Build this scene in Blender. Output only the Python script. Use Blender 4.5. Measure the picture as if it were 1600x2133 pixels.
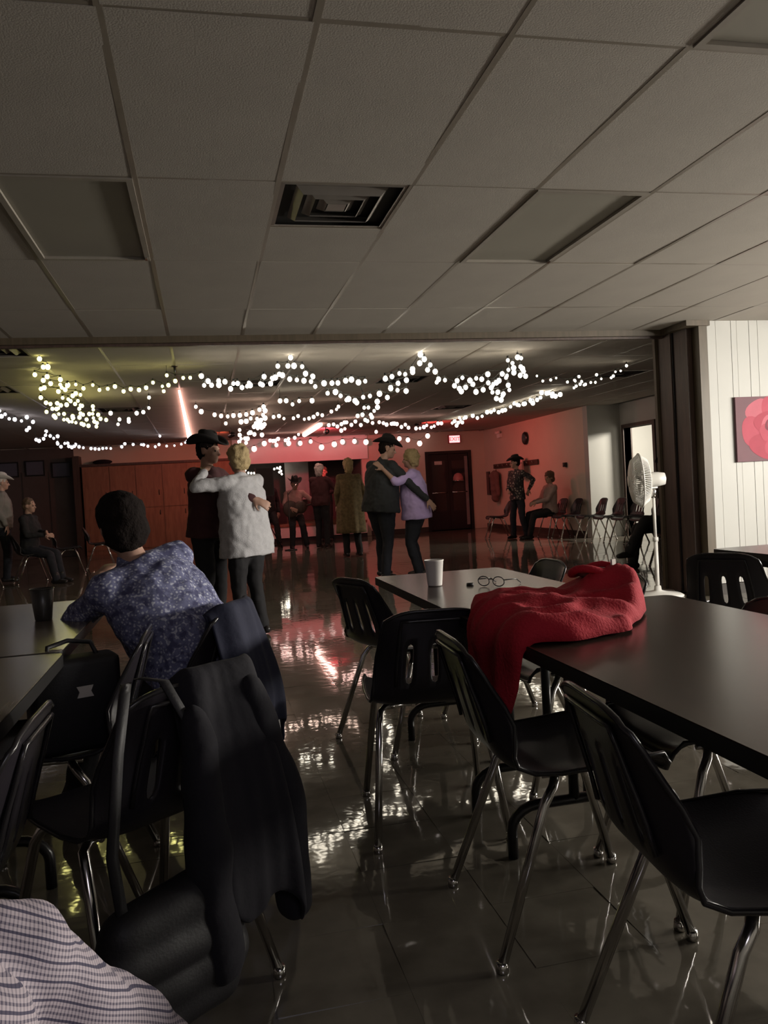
import bpy, bmesh, math, random
import numpy as np
from mathutils import Vector, Matrix, noise

for _o in list(bpy.data.objects):
    bpy.data.objects.remove(_o, do_unlink=True)
scene = bpy.context.scene
C = scene.collection
random.seed(7)
PI = math.pi

# ------------------------------------------------------------------ camera
EYE = 1.15            # seated eye height, metres
CEIL = 2.53
F_PX, YAW, PITCH, ROLL = 1679.0, 0.2188, -0.0280, -0.0556
cam_d = bpy.data.cameras.new('camera')
cam_d.sensor_fit = 'HORIZONTAL'
cam_d.sensor_width = 36.0
cam_d.lens = F_PX / 1600.0 * 36.0
cam_d.clip_start = 0.02
cam = bpy.data.objects.new('camera', cam_d)
C.objects.link(cam)
_f = Vector((math.sin(YAW) * math.cos(PITCH), math.cos(YAW) * math.cos(PITCH), math.sin(PITCH)))
_r = Vector((math.cos(YAW), -math.sin(YAW), 0))
_u = _r.cross(_f)
_c, _s = math.cos(ROLL), math.sin(ROLL)
_r2 = _c * _r + _s * _u
_u2 = -_s * _r + _c * _u
cam.matrix_world = Matrix(((_r2.x, _u2.x, -_f.x, 0), (_r2.y, _u2.y, -_f.y, 0), (_r2.z, _u2.z, -_f.z, EYE), (0, 0, 0, 1)))
scene.camera = cam

# ------------------------------------------------------------------ world, exposure
w = bpy.data.worlds.new('world')
scene.world = w
w.use_nodes = True
bg = w.node_tree.nodes['Background']
bg.inputs[0].default_value = (0.55, 0.5, 0.6, 1)
bg.inputs[1].default_value = 0.0
scene.view_settings.view_transform = 'Standard'
scene.view_settings.look = 'None'
scene.view_settings.exposure = 0.0
scene.view_settings.gamma = 1.0
scene.view_settings.use_curve_mapping = False


def lamp(name, kind, loc, power, color, target=None, **kw):
    d = bpy.data.lights.new(name, kind)
    d.energy = power
    d.color = color
    for k, v in kw.items():
        setattr(d, k, v)
    o = bpy.data.objects.new(name, d)
    C.objects.link(o)
    o.location = loc
    if target is not None:
        o.rotation_euler = (Vector(target) - Vector(loc)).to_track_quat('-Z', 'Y').to_euler()
    return o


# light of the lit kitchen behind the serving hatch on the right of the dining room
lamp('kitchen_light', 'AREA', (7.3, 3.5, 1.70), 640.0, (1.0, 0.94, 0.84), (5.2, 3.9, 1.0), shape='RECTANGLE', size=4.8, size_y=0.4)
# light in the lit side room, falling through its open door on the dance floor
lamp('side_room_light', 'AREA', (9.4, 13.2, 2.40), 300.0, (1.0, 0.92, 0.78), (7.6, 13.9, 0.9), shape='RECTANGLE', size=0.5, size_y=0.5)
# dim fill light added behind the photographer to lift the near area
lamp('rear_fill_light', 'AREA', (0.5, -1.6, 2.4), 10.5, (0.92, 0.86, 1.0), (0.2, 1.2, 0.4), shape='RECTANGLE', size=1.2, size_y=0.6)
# red stage lights on the hall ceiling
lamp('stage_light_header', 'SPOT', (2.6, 16.9, 2.42), 200.0, (1.0, 0.055, 0.09), (2.6, 20.0, 2.28), spot_size=1.75, spot_blend=0.9, shadow_soft_size=0.08)
lamp('stage_light_wall', 'SPOT', (4.6, 16.6, 2.42), 88.0, (1.0, 0.07, 0.06), (7.3, 17.4, 1.6), spot_size=2.6, spot_blend=1.0, shadow_soft_size=0.08)
lamp('stage_light_closet', 'SPOT', (0.6, 16.9, 2.42), 75.0, (1.0, 0.12, 0.05), (-1.0, 20.0, 1.7), spot_size=1.5, spot_blend=1.0, shadow_soft_size=0.08)

# ------------------------------------------------------------------ materials
MATS = {}


def nodes_of(m):
    nt = m.node_tree
    return nt, nt.nodes, nt.links


def mat(name, col, rough=0.6, metal=0.0, var=0.12, scale=8.0, bump=0.0, bscale=60.0, emit=None, estr=0.0, spec=0.5, sheen=0.0, col2=None, coat=0.0):
    """plain procedural material: base colour broken up by noise, optional fine bump"""
    if name in MATS:
        return MATS[name]
    m = bpy.data.materials.new(name)
    m.use_nodes = True
    nt, N, L = nodes_of(m)
    b = N['Principled BSDF']
    b.inputs['Roughness'].default_value = rough
    b.inputs['Metallic'].default_value = metal
    b.inputs['Specular IOR Level'].default_value = spec
    b.inputs['Coat Weight'].default_value = coat
    b.inputs['Sheen Weight'].default_value = sheen
    tc = N.new('ShaderNodeTexCoord')
    nz = N.new('ShaderNodeTexNoise')
    nz.inputs['Scale'].default_value = scale
    nz.inputs['Detail'].default_value = 4
    L.new(tc.outputs['Object'], nz.inputs['Vector'])
    mx = N.new('ShaderNodeMix')
    mx.data_type = 'RGBA'
    c2 = col2 if col2 else tuple(max(0, c * (1 - var * 2)) for c in col)
    c1 = col if col2 else tuple(min(1, c * (1 + var)) for c in col)
    mx.inputs[6].default_value = (*c1, 1)
    mx.inputs[7].default_value = (*c2, 1)
    L.new(nz.outputs['Fac'], mx.inputs[0])
    L.new(mx.outputs[2], b.inputs['Base Color'])
    if bump > 0:
        n2 = N.new('ShaderNodeTexNoise')
        n2.inputs['Scale'].default_value = bscale
        n2.inputs['Detail'].default_value = 3
        L.new(tc.outputs['Object'], n2.inputs['Vector'])
        bp = N.new('ShaderNodeBump')
        bp.inputs['Strength'].default_value = bump
        bp.inputs['Distance'].default_value = 0.01
        L.new(n2.outputs['Fac'], bp.inputs['Height'])
        L.new(bp.outputs['Normal'], b.inputs['Normal'])
    if emit:
        b.inputs['Emission Color'].default_value = (*emit, 1)
        b.inputs['Emission Strength'].default_value = estr
    MATS[name] = m
    return m


def floor_mat():
    m = bpy.data.materials.new('waxed_vinyl_tile')
    m.use_nodes = True
    nt, N, L = nodes_of(m)
    b = N['Principled BSDF']
    geo = N.new('ShaderNodeNewGeometry')
    n1 = N.new('ShaderNodeTexNoise')
    n1.inputs['Scale'].default_value = 7
    n1.inputs['Detail'].default_value = 6
    L.new(geo.outputs['Position'], n1.inputs['Vector'])
    cr = N.new('ShaderNodeValToRGB')
    cr.color_ramp.elements[0].color = (0.095, 0.083, 0.066, 1)
    cr.color_ramp.elements[1].color = (0.15, 0.134, 0.108, 1)
    cr.color_ramp.elements[0].position = 0.3
    cr.color_ramp.elements[1].position = 0.7
    L.new(n1.outputs['Fac'], cr.inputs['Fac'])
    L.new(cr.outputs['Color'], b.inputs['Base Color'])
    n2 = N.new('ShaderNodeTexNoise')
    n2.inputs['Scale'].default_value = 3.5
    n2.inputs['Detail'].default_value = 4
    L.new(geo.outputs['Position'], n2.inputs['Vector'])
    mr = N.new('ShaderNodeMapRange')
    mr.inputs['To Min'].default_value = 0.025
    mr.inputs['To Max'].default_value = 0.075
    L.new(n2.outputs['Fac'], mr.inputs['Value'])
    L.new(mr.outputs['Result'], b.inputs['Roughness'])
    n3 = N.new('ShaderNodeTexNoise')
    n3.inputs['Scale'].default_value = 14
    n3.inputs['Detail'].default_value = 2
    L.new(geo.outputs['Position'], n3.inputs['Vector'])
    bp = N.new('ShaderNodeBump')
    bp.inputs['Strength'].default_value = 0.09
    bp.inputs['Distance'].default_value = 0.006
    L.new(n3.outputs['Fac'], bp.inputs['Height'])
    L.new(bp.outputs['Normal'], b.inputs['Normal'])
    b.inputs['IOR'].default_value = 1.7
    MATS['floor'] = m
    return m


def wood_mat(name, c1, c2, rough, scale=(1, 14, 14), spec=0.5):
    m = bpy.data.materials.new(name)
    m.use_nodes = True
    nt, N, L = nodes_of(m)
    b = N['Principled BSDF']
    tc = N.new('ShaderNodeTexCoord')
    mp = N.new('ShaderNodeMapping')
    mp.inputs['Scale'].default_value = scale
    nz = N.new('ShaderNodeTexNoise')
    nz.inputs['Scale'].default_value = 3
    nz.inputs['Detail'].default_value = 8
    nz.inputs['Distortion'].default_value = 0.6
    L.new(tc.outputs['Object'], mp.inputs['Vector'])
    L.new(mp.outputs['Vector'], nz.inputs['Vector'])
    cr = N.new('ShaderNodeValToRGB')
    cr.color_ramp.elements[0].color = (*c1, 1)
    cr.color_ramp.elements[1].color = (*c2, 1)
    cr.color_ramp.elements[0].position = 0.35
    cr.color_ramp.elements[1].position = 0.7
    L.new(nz.outputs['Fac'], cr.inputs['Fac'])
    L.new(cr.outputs['Color'], b.inputs['Base Color'])
    b.inputs['Roughness'].default_value = rough
    b.inputs['Specular IOR Level'].default_value = spec
    MATS[name] = m
    return m


def floral_mat(name, base, blotch, light, scale):
    """cloth printed with small flowers"""
    m = bpy.data.materials.new(name)
    m.use_nodes = True
    nt, N, L = nodes_of(m)
    b = N['Principled BSDF']
    b.inputs['Roughness'].default_value = 0.85
    tc = N.new('ShaderNodeTexCoord')
    v = N.new('ShaderNodeTexVoronoi')
    v.inputs['Scale'].default_value = scale
    L.new(tc.outputs['Object'], v.inputs['Vector'])
    wv = N.new('ShaderNodeMath')
    wv.operation = 'SINE'
    mu = N.new('ShaderNodeMath')
    mu.operation = 'MULTIPLY'
    mu.inputs[1].default_value = 9
    L.new(v.outputs['Distance'], mu.inputs[0])
    L.new(mu.outputs[0], wv.inputs[0])
    nz = N.new('ShaderNodeTexNoise')
    nz.inputs['Scale'].default_value = scale * 0.55
    nz.inputs['Detail'].default_value = 5
    L.new(tc.outputs['Object'], nz.inputs['Vector'])
    m1 = N.new('ShaderNodeMix')
    m1.data_type = 'RGBA'
    m1.inputs[6].default_value = (*base, 1)
    m1.inputs[7].default_value = (*light, 1)
    L.new(wv.outputs[0], m1.inputs[0])
    r = N.new('ShaderNodeMapRange')
    r.inputs['From Min'].default_value = 0.47
    r.inputs['From Max'].default_value = 0.62
    L.new(nz.outputs['Fac'], r.inputs['Value'])
    m2 = N.new('ShaderNodeMix')
    m2.data_type = 'RGBA'
    L.new(r.outputs['Result'], m2.inputs[0])
    L.new(m1.outputs[2], m2.inputs[6])
    m2.inputs[7].default_value = (*blotch, 1)
    L.new(m2.outputs[2], b.inputs['Base Color'])
    MATS[name] = m
    return m


def gingham_mat(name, axes):
    """white shirt cloth with dark check lines; axes: two direction vectors, lines per metre in each"""
    m = bpy.data.materials.new(name)
    m.use_nodes = True
    nt, N, L = nodes_of(m)
    b = N['Principled BSDF']
    b.inputs['Roughness'].default_value = 0.8
    tc = N.new('ShaderNodeTexCoord')
    nz = N.new('ShaderNodeTexNoise')
    nz.inputs['Scale'].default_value = 9
    L.new(tc.outputs['Object'], nz.inputs['Vector'])
    facs = []
    for (vec, per_m, width, wt) in axes:
        dp = N.new('ShaderNodeVectorMath')
        dp.operation = 'DOT_PRODUCT'
        L.new(tc.outputs['Object'], dp.inputs[0])
        dp.inputs[1].default_value = tuple(per_m * x for x in vec)
        ad = N.new('ShaderNodeMath')
        ad.operation = 'MULTIPLY_ADD'
        L.new(nz.outputs['Fac'], ad.inputs[0])
        ad.inputs[1].default_value = per_m * 0.014
        L.new(dp.outputs['Value'], ad.inputs[2])
        fr = N.new('ShaderNodeMath')
        fr.operation = 'FRACT'
        L.new(ad.outputs[0], fr.inputs[0])
        lt = N.new('ShaderNodeMath')
        lt.operation = 'LESS_THAN'
        lt.inputs[1].default_value = width
        L.new(fr.outputs[0], lt.inputs[0])
        facs.append(lt)
    tot = None
    for lt, (vec, per_m, width, wt) in zip(facs, axes):
        ma = N.new('ShaderNodeMath')
        ma.operation = 'MULTIPLY_ADD'
        ma.inputs[1].default_value = wt
        L.new(lt.outputs[0], ma.inputs[0])
        if tot is not None:
            L.new(tot.outputs[0], ma.inputs[2])
        else:
            ma.inputs[2].default_value = 0.0
        tot = ma
    mxs = tot
    mxs.use_clamp = True
    mx = N.new('ShaderNodeMix')
    mx.data_type = 'RGBA'
    mx.inputs[6].default_value = (0.52, 0.45, 0.50, 1)
    mx.inputs[7].default_value = (0.05, 0.045, 0.09, 1)
    L.new(mxs.outputs[0], mx.inputs[0])
    L.new(mx.outputs[2], b.inputs['Base Color'])
    MATS[name] = m
    return m


def glow(name, col, strength):
    m = bpy.data.materials.new(name)
    m.use_nodes = True
    nt, N, L = nodes_of(m)
    N.remove(N['Principled BSDF'])
    e = N.new('ShaderNodeEmission')
    lw = N.new('ShaderNodeLayerWeight')
    lw.inputs['Blend'].default_value = 0.3
    e.inputs['Color'].default_value = (*col, 1)
    e.inputs['Strength'].default_value = strength
    L.new(e.outputs[0], N['Material Output'].inputs[0])
    N.remove(lw)
    MATS[name] = m
    return m


floor_mat()
M_CEIL = mat('ceiling_panel_fibre', (0.40, 0.365, 0.32), 0.9, var=0.06, scale=3, bump=0.12, bscale=160)
M_RAIL = mat('grid_rail_metal', (0.24, 0.21, 0.17), 0.38, var=0.1)
M_LENS = mat('light_lens_prismatic', (0.29, 0.27, 0.225), 0.65, var=0.05, scale=2)
M_LENS_FRAME = mat('light_frame_painted', (0.30, 0.27, 0.23), 0.5)
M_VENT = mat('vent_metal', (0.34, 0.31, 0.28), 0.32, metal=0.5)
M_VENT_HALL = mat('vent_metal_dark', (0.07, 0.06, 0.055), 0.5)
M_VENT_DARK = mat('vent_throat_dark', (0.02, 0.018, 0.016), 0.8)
M_WALL_CREAM = mat('wall_panel_cream', (0.43, 0.425, 0.40), 0.55, var=0.05, scale=2)
M_WALL_HALL = mat('wall_paint_beige', (0.62, 0.53, 0.44), 0.7, var=0.05, scale=2)
M_WALL_DARK = mat('wall_panel_dark', (0.10, 0.075, 0.07), 0.6)
M_HEADER = mat('header_paint_white', (0.72, 0.68, 0.66), 0.7, var=0.03)
wood_mat('brown_partition', (0.045, 0.026, 0.02), (0.075, 0.045, 0.034), 0.5, (10, 10, 1))
wood_mat('olive_trim', (0.065, 0.048, 0.028), (0.095, 0.07, 0.044), 0.5, (10, 10, 1))
wood_mat('closet_wood', (0.20, 0.095, 0.055), (0.28, 0.14, 0.08), 0.5, (6, 6, 1))
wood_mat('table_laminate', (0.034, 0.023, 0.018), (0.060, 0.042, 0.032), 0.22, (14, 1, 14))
wood_mat('table_laminate_lit', (0.12, 0.10, 0.08), (0.18, 0.155, 0.125), 0.22, (14, 1, 14))  # lighter copy of the dark table laminate, ceiling reflection put into its colour
M_BLACK_EDGE = mat('black_rubber_edge', (0.012, 0.011, 0.011), 0.45)
M_BLACK_METAL = mat('black_enamel_tube', (0.012, 0.011, 0.012), 0.3)
M_CHROME = mat('chrome_tube', (0.62, 0.60, 0.58), 0.16, metal=1.0, var=0.05)
M_PLASTIC = mat('black_shell_plastic', (0.019, 0.016, 0.021), 0.34, bump=0.05, bscale=220)
M_BEAD = mat('shell_bead_plastic', (0.02, 0.018, 0.02), 0.25)
M_GLIDE = mat('glide_rubber', (0.10, 0.09, 0.085), 0.45)
M_DARK_COAT = mat('dark_coat_cloth', (0.006, 0.005, 0.010), 0.9, bump=0.2, bscale=40)
M_NAVY_COAT = mat('navy_coat_cloth', (0.012, 0.014, 0.038), 0.85, bump=0.2, bscale=40)
M_RED_KNIT = mat('red_knit', (0.46, 0.012, 0.028), 0.9, bump=0.35, bscale=130)
M_TAG = mat('white_tag', (0.6, 0.56, 0.52), 0.7)
M_FOAM = mat('white_foam', (0.82, 0.78, 0.74), 0.6, var=0.03)
M_CUP_DARK = mat('smoky_plastic', (0.05, 0.045, 0.042), 0.3)
M_FAN = mat('white_fan_plastic', (0.74, 0.72, 0.68), 0.4, var=0.04)
M_LEATHER = mat('black_leather', (0.006, 0.005, 0.007), 0.6, bump=0.08, bscale=160)
M_CORD = mat('light_cord', (0.02, 0.022, 0.018), 0.6)


# ------------------------------------------------------------------ mesh helpers
class MB:
    def __init__(self):
        self.v = []
        self.f = []

    def add(self, vs, fs):
        k = len(self.v)
        self.v += [tuple(x) for x in vs]
        self.f += [tuple(i + k for i in f) for f in fs]
        return self

    def box(self, c, s, R=None):
        x, y, z = s[0] / 2, s[1] / 2, s[2] / 2
        vs = [Vector(p) for p in ((-x, -y, -z), (x, -y, -z), (x, y, -z), (-x, y, -z), (-x, -y, z), (x, -y, z), (x, y, z), (-x, y, z))]
        if R is not None:
            vs = [R @ p for p in vs]
        c = Vector(c)
        return self.add([p + c for p in vs], [(0, 3, 2, 1), (4, 5, 6, 7), (0, 1, 5, 4), (1, 2, 6, 5), (2, 3, 7, 6), (3, 0, 4, 7)])

    def ab(self, a, b):
        return self.box([(p + q) / 2 for p, q in zip(a, b)], [abs(q - p) for p, q in zip(a, b)])

    def tube(self, path, r, seg=8, closed=False, caps=True):
        P = [Vector(p) for p in path]
        n = len(P)
        rr = r if isinstance(r, (list, tuple)) else [r] * n
        ref = None
        rings = []
        for i in range(n):
            if closed:
                t = (P[(i + 1) % n] - P[i - 1])
            else:
                t = P[min(i + 1, n - 1)] - P[max(i - 1, 0)]
            if t.length < 1e-9:
                t = Vector((0, 0, 1))
            t.normalize()
            if ref is None:
                ref = t.orthogonal().normalized()
            ref = (ref - t * ref.dot(t))
            if ref.length < 1e-6:
                ref = t.orthogonal()
            ref.normalize()
            b = t.cross(ref)
            rings.append([P[i] + (ref * math.cos(2 * PI * k / seg) + b * math.sin(2 * PI * k / seg)) * rr[i] for k in range(seg)])
        vs = [p for rg in rings for p in rg]
        fs = []
        m = n if closed else n - 1
        for i in range(m):
            for k in range(seg):
                a = i * seg + k
                b_ = i * seg + (k + 1) % seg
                c_ = ((i + 1) % n) * seg + (k + 1) % seg
                d_ = ((i + 1) % n) * seg + k
                fs.append((a, b_, c_, d_))
        if caps and not closed:
            fs.append(tuple(range(seg - 1, -1, -1)))
            fs.append(tuple((n - 1) * seg + k for k in range(seg)))
        return self.add(vs, fs)

    def lathe(self, prof, seg=20, c=(0, 0, 0), R=None, cap=True):
        vs, fs = [], []
        c = Vector(c)
        for r, z in prof:
            for k in range(seg):
                p = Vector((r * math.cos(2 * PI * k / seg), r * math.sin(2 * PI * k / seg), z))
                if R is not None:
                    p = R @ p
                vs.append(p + c)
        for i in range(len(prof) - 1):
            for k in range(seg):
                fs.append((i * seg + k, i * seg + (k + 1) % seg, (i + 1) * seg + (k + 1) % seg, (i + 1) * seg + k))
        if cap:
            fs.append(tuple(range(seg - 1, -1, -1)))
            fs.append(tuple((len(prof) - 1) * seg + k for k in range(seg)))
        return self.add(vs, fs)

    def ell(self, c, A, rad, nu=16, nv=10):
        """ellipsoid; A = 3 axis vectors"""
        c = Vector(c)
        vs = [c + A[2] * rad[2]]
        for i in range(1, nv):
            th = PI * i / nv
            for k in range(nu):
                ph = 2 * PI * k / nu
                vs.append(c + A[0] * (rad[0] * math.sin(th) * math.cos(ph)) + A[1] * (rad[1] * math.sin(th) * math.sin(ph)) + A[2] * (rad[2] * math.cos(th)))
        vs.append(c - A[2] * rad[2])
        fs = []
        for k in range(nu):
            fs.append((0, 1 + k, 1 + (k + 1) % nu))
        for i in range(nv - 2):
            for k in range(nu):
                a = 1 + i * nu + k
                b = 1 + i * nu + (k + 1) % nu
                fs.append((a, a + nu, b + nu, b))
        e = len(vs) - 1
        for k in range(nu):
            fs.append((e, e - nu + (k + 1) % nu, e - nu + k))
        return self.add(vs, fs)

    def cap(self, p0, r0, p1, r1, seg=12):
        """tapered capsule"""
        p0, p1 = Vector(p0), Vector(p1)
        d = p1 - p0
        if d.length < 1e-6:
            d = Vector((0, 0, 1e-4))
        t = d.normalized()
        pts, rs = [], []
        for k in range(4):
            a = PI / 2 * (1 - k / 4)
            pts.append(p0 - t * (r0 * math.sin(a)))
            rs.append(max(r0 * math.cos(a), r0 * 0.05))
        pts.append(p0)
        rs.append(r0)
        pts.append(p1)
        rs.append(r1)
        for k in range(1, 5):
            a = PI / 2 * k / 4
            pts.append(p1 + t * (r1 * math.sin(a)))
            rs.append(max(r1 * math.cos(a), r1 * 0.05))
        ref = t.orthogonal().normalized()
        b = t.cross(ref)
        vs, fs = [], []
        for p, r in zip(pts, rs):
            for k in range(seg):
                vs.append(p + (ref * math.cos(2 * PI * k / seg) + b * math.sin(2 * PI * k / seg)) * r)
        n = len(pts)
        for i in range(n - 1):
            for k in range(seg):
                fs.append((i * seg + k, i * seg + (k + 1) % seg, (i + 1) * seg + (k + 1) % seg, (i + 1) * seg + k))
        fs.append(tuple(range(seg - 1, -1, -1)))
        fs.append(tuple((n - 1) * seg + k for k in range(seg)))
        return self.add(vs, fs)

    def prism(self, poly, z0, z1):
        n = len(poly)
        vs = [(x, y, z0) for x, y in poly] + [(x, y, z1) for x, y in poly]
        fs = [tuple(range(n - 1, -1, -1)), tuple(range(n, 2 * n))]
        fs += [(i, (i + 1) % n, n + (i + 1) % n, n + i) for i in range(n)]
        return self.add(vs, fs)

    def mesh(self, name, smooth=True, off=(0, 0, 0)):
        me = bpy.data.meshes.new(name)
        o = Vector(off)
        me.from_pydata([Vector(p) - o for p in self.v], [], self.f)
        me.validate()
        if smooth:
            me.polygons.foreach_set('use_smooth', [True] * len(me.polygons))
        me.update()
        return me


def link(name, me, m, parent=None, loc=None, rot=None):
    o = bpy.data.objects.new(name, me)
    C.objects.link(o)
    if m is not None:
        mm = MATS[m] if isinstance(m, str) else m
        if len(me.materials) == 0:
            me.materials.append(mm)
    if parent is not None:
        o.parent = parent
    if loc is not None:
        o.location = loc
    if rot is not None:
        o.rotation_euler = rot
    return o


def obj(name, mb, m, parent=None, smooth=True, loc=None, rot=None, auto=None):
    me = mb.mesh(name, smooth)
    o = link(name, me, m, parent, loc, rot)
    if auto is not None:
        sharp(me, auto)
    return o


def sharp(me, deg=35):
    """mark hard edges so that flat faces stay flat"""
    bm = bmesh.new()
    bm.from_mesh(me)
    for e in bm.edges:
        if len(e.link_faces) == 2 and e.calc_face_angle(0) > math.radians(deg):
            e.smooth = False
    bm.to_mesh(me)
    bm.free()


def bake(me, mods):
    """run modifiers once and return the finished mesh"""
    o = bpy.data.objects.new('temporary', me)
    C.objects.link(o)
    for typ, kw in mods:
        md = o.modifiers.new(typ, typ)
        for k, v in kw.items():
            setattr(md, k, v)
    dg = bpy.context.evaluated_depsgraph_get()
    dg.update()
    res = bpy.data.meshes.new_from_object(o.evaluated_get(dg))
    bpy.data.objects.remove(o, do_unlink=True)
    res.polygons.foreach_set('use_smooth', [True] * len(res.polygons))
    return res


def blob(name, mb, m, parent, voxel, off=(0, 0, 0), smooth=4, disp=None):
    """several overlapping solids grown together into one continuous surface"""
    me = mb.mesh(name, True, off)
    res = bake(me, [('REMESH', dict(mode='VOXEL', voxel_size=voxel)), ('SMOOTH', dict(factor=0.5, iterations=smooth))])
    res.name = name
    if disp:
        amp, sc = disp
        o = Vector(off)
        nrm = [v.normal.copy() for v in res.vertices]
        for v, nn in zip(res.vertices, nrm):
            q = (v.co + o) * sc
            v.co += nn * (amp * (noise.noise(q) + 0.5 * noise.noise(q * 2.3)))
        res.update()
    bpy.data.meshes.remove(me)
    return link(name, res, m, parent)


def thing(name, label, cat, loc=(0, 0, 0), rotz=0.0, group=None):
    o = bpy.data.objects.new(name, None)
    o.empty_display_size = 0.1
    C.objects.link(o)
    o.location = loc
    o.rotation_euler = (0, 0, rotz)
    o['label'] = label
    o['category'] = cat
    if group:
        o['group'] = group
    return o


def tag(o, label, cat, group=None):
    o['label'] = label
    o['category'] = cat
    if group:
        o['group'] = group
    return o


def struct(o, label, cat='structure'):
    o['kind'] = 'structure'
    o['label'] = label
    o['category'] = cat
    return o


def dup(root, loc, rotz, label, group=None):
    r = root.copy()
    C.objects.link(r)
    r.location = loc
    r.rotation_euler = (0, 0, rotz)
    r['label'] = label
    if group:
        r['group'] = group
    for ch in list(root.children):
        c = ch.copy()
        C.objects.link(c)
        c.parent = r
        for g in ch.children:
            d = g.copy()
            C.objects.link(d)
            d.parent = c
    return r


# ------------------------------------------------------------------ floor
FX0, FX1, FY0, FY1 = -5.4, 10.6, -2.2, 22.6
slab = struct(obj('floor', MB().ab((FX0, FY0, -0.12), (FX1, FY1, -0.004)), mat('tile_joint_dirt', (0.11, 0.097, 0.078), 0.15), smooth=False), 'waxed beige vinyl tile floor running under the whole hall', 'floor')
TS = 0.305
rng = random.Random(3)
tiles = []
for i in range(int((7.6 - FX0) / TS)):
    for j in range(int((19.98 - FY0) / TS)):
        tiles.append((FX0 + TS * (i + 0.5), FY0 + TS * (j + 0.5)))


def seen_near(x, y):
    a = math.atan2(x, y) - YAW
    return y > 1.25 and -0.50 < a < 0.50


near = sorted([t for t in tiles if seen_near(*t)], key=lambda t: t[1] ** 2 + t[0] ** 2)[:300]
ns = set(near)
tme = MB().box((0, 0, -0.003), (TS - 0.0005, TS - 0.0005, 0.006)).mesh('tile', False)
tme.materials.append(MATS['floor'])
for (x, y) in near:
    o = link('tile', tme, None, slab, (x, y, rng.uniform(-0.0002, 0.0)), (rng.gauss(0, 0.0022), rng.gauss(0, 0.0022), 0))
mb = MB()
for (x, y) in tiles:
    if (x, y) in ns:
        continue
    h = TS / 2 - 0.00025
    a, b = rng.gauss(0, 0.0022), rng.gauss(0, 0.0022)
    mb.add([(x + sx * h, y + sy * h, -0.0002 + a * sx * h + b * sy * h) for sx, sy in ((-1, -1), (1, -1), (1, 1), (-1, 1))], [(0, 1, 2, 3)])
o = obj('tile_field', mb, 'floor', slab, smooth=False)
o['kind'] = 'stuff'

# ------------------------------------------------------------------ ceiling: lay-in panels in a metal grid
GX, GY, PX, PY = -0.814, 2.367, 0.61, 1.22
ceil = struct(obj('ceiling', MB().ab((FX0, FY0, CEIL + 0.03), (FX1, FY1, CEIL + 0.15)), mat('ceiling_void', (0.05, 0.045, 0.04), 0.9), smooth=False), 'suspended ceiling of large fibre panels in a metal grid', 'ceiling')
pme = MB().box((0, 0, 0.008), (PX - 0.012, PY - 0.012, 0.016)).mesh('ceiling_panel', False)
pme.materials.append(M_CEIL)
hme = MB().box((0, 0, 0.008), (PX - 0.016, PX - 0.016, 0.016)).mesh('ceiling_panel_half', False)
hme.materials.append(M_CEIL)
# light fixtures (switched off) and air vents sit in cells of the grid: column index, row index
FIXTURES = {(4, 0): 'a', (0, 0): 'a', (4, -2): 'a'}
VENTS_NEAR = {(2, 0)}
VENTS_HALL = {(2, 6): 0, (10, 6): 0, (5, 6): 0, (8, 9): 0, (-1, 8): 0, (-2, 4): 0, (-3, 6): 0}
fix_cells, vent_cells = [], []
for i in range(-8, 14):
    for j in range(-4, 15):
        x, y = GX + PX * (i + 0.5), GY + PY * (j + 0.5)
        # j = 0 spans rows A-B, so fixtures in rows B-C carry j = 1
        in_near = y < 7.0
        a = math.atan2(x, y) - YAW
        if y < 1.0 or y > 20.0 or x > 7.6:
            continue
        if not (-0.62 < a < 0.62):
            continue
        if in_near and (i, j) in ((4, 1), (0, 1), (4, -1)):
            fix_cells.append((i, j, x, y))
            continue
        z = CEIL + rng.uniform(-0.001, 0.0015)
        rot = (rng.gauss(0, 0.0012), rng.gauss(0, 0.002), 0)
        if (i, j) == (2, 1):
            vent_cells.append((i, j, x, GY + PY * j + PX / 2))
            link('ceiling_panel', hme, None, ceil, (x, GY + PY * j + PX * 1.5, z), rot)
            continue
        if (i, j) in VENTS_HALL:
            vent_cells.append((i, j, x, GY + PY * j + PX / 2))
            link('ceiling_panel', hme, None, ceil, (x, GY + PY * j + PX * 1.5, z), rot)
            continue
        link('ceiling_panel', pme, None, ceil, (x, y, z), rot)
for i in range(-8, 14):
    x = GX + PX * i
    obj('grid_rail', MB().box((x, 9.9, CEIL + 0.0035), (0.024, 20.2, 0.009)), M_RAIL, ceil, smooth=False)
for j in range(-2, 15):
    y = GY + PY * j
    obj('grid_rail', MB().box((1.0, y, CEIL + 0.0045), (13.2, 0.024, 0.008)), M_RAIL, ceil, smooth=False)
for (i, j, x, y) in vent_cells:
    obj('grid_rail', MB().box((x, y + PX / 2, CEIL + 0.0055), (PX - 0.02, 0.02, 0.006)), M_RAIL, ceil, smooth=False)

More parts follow.
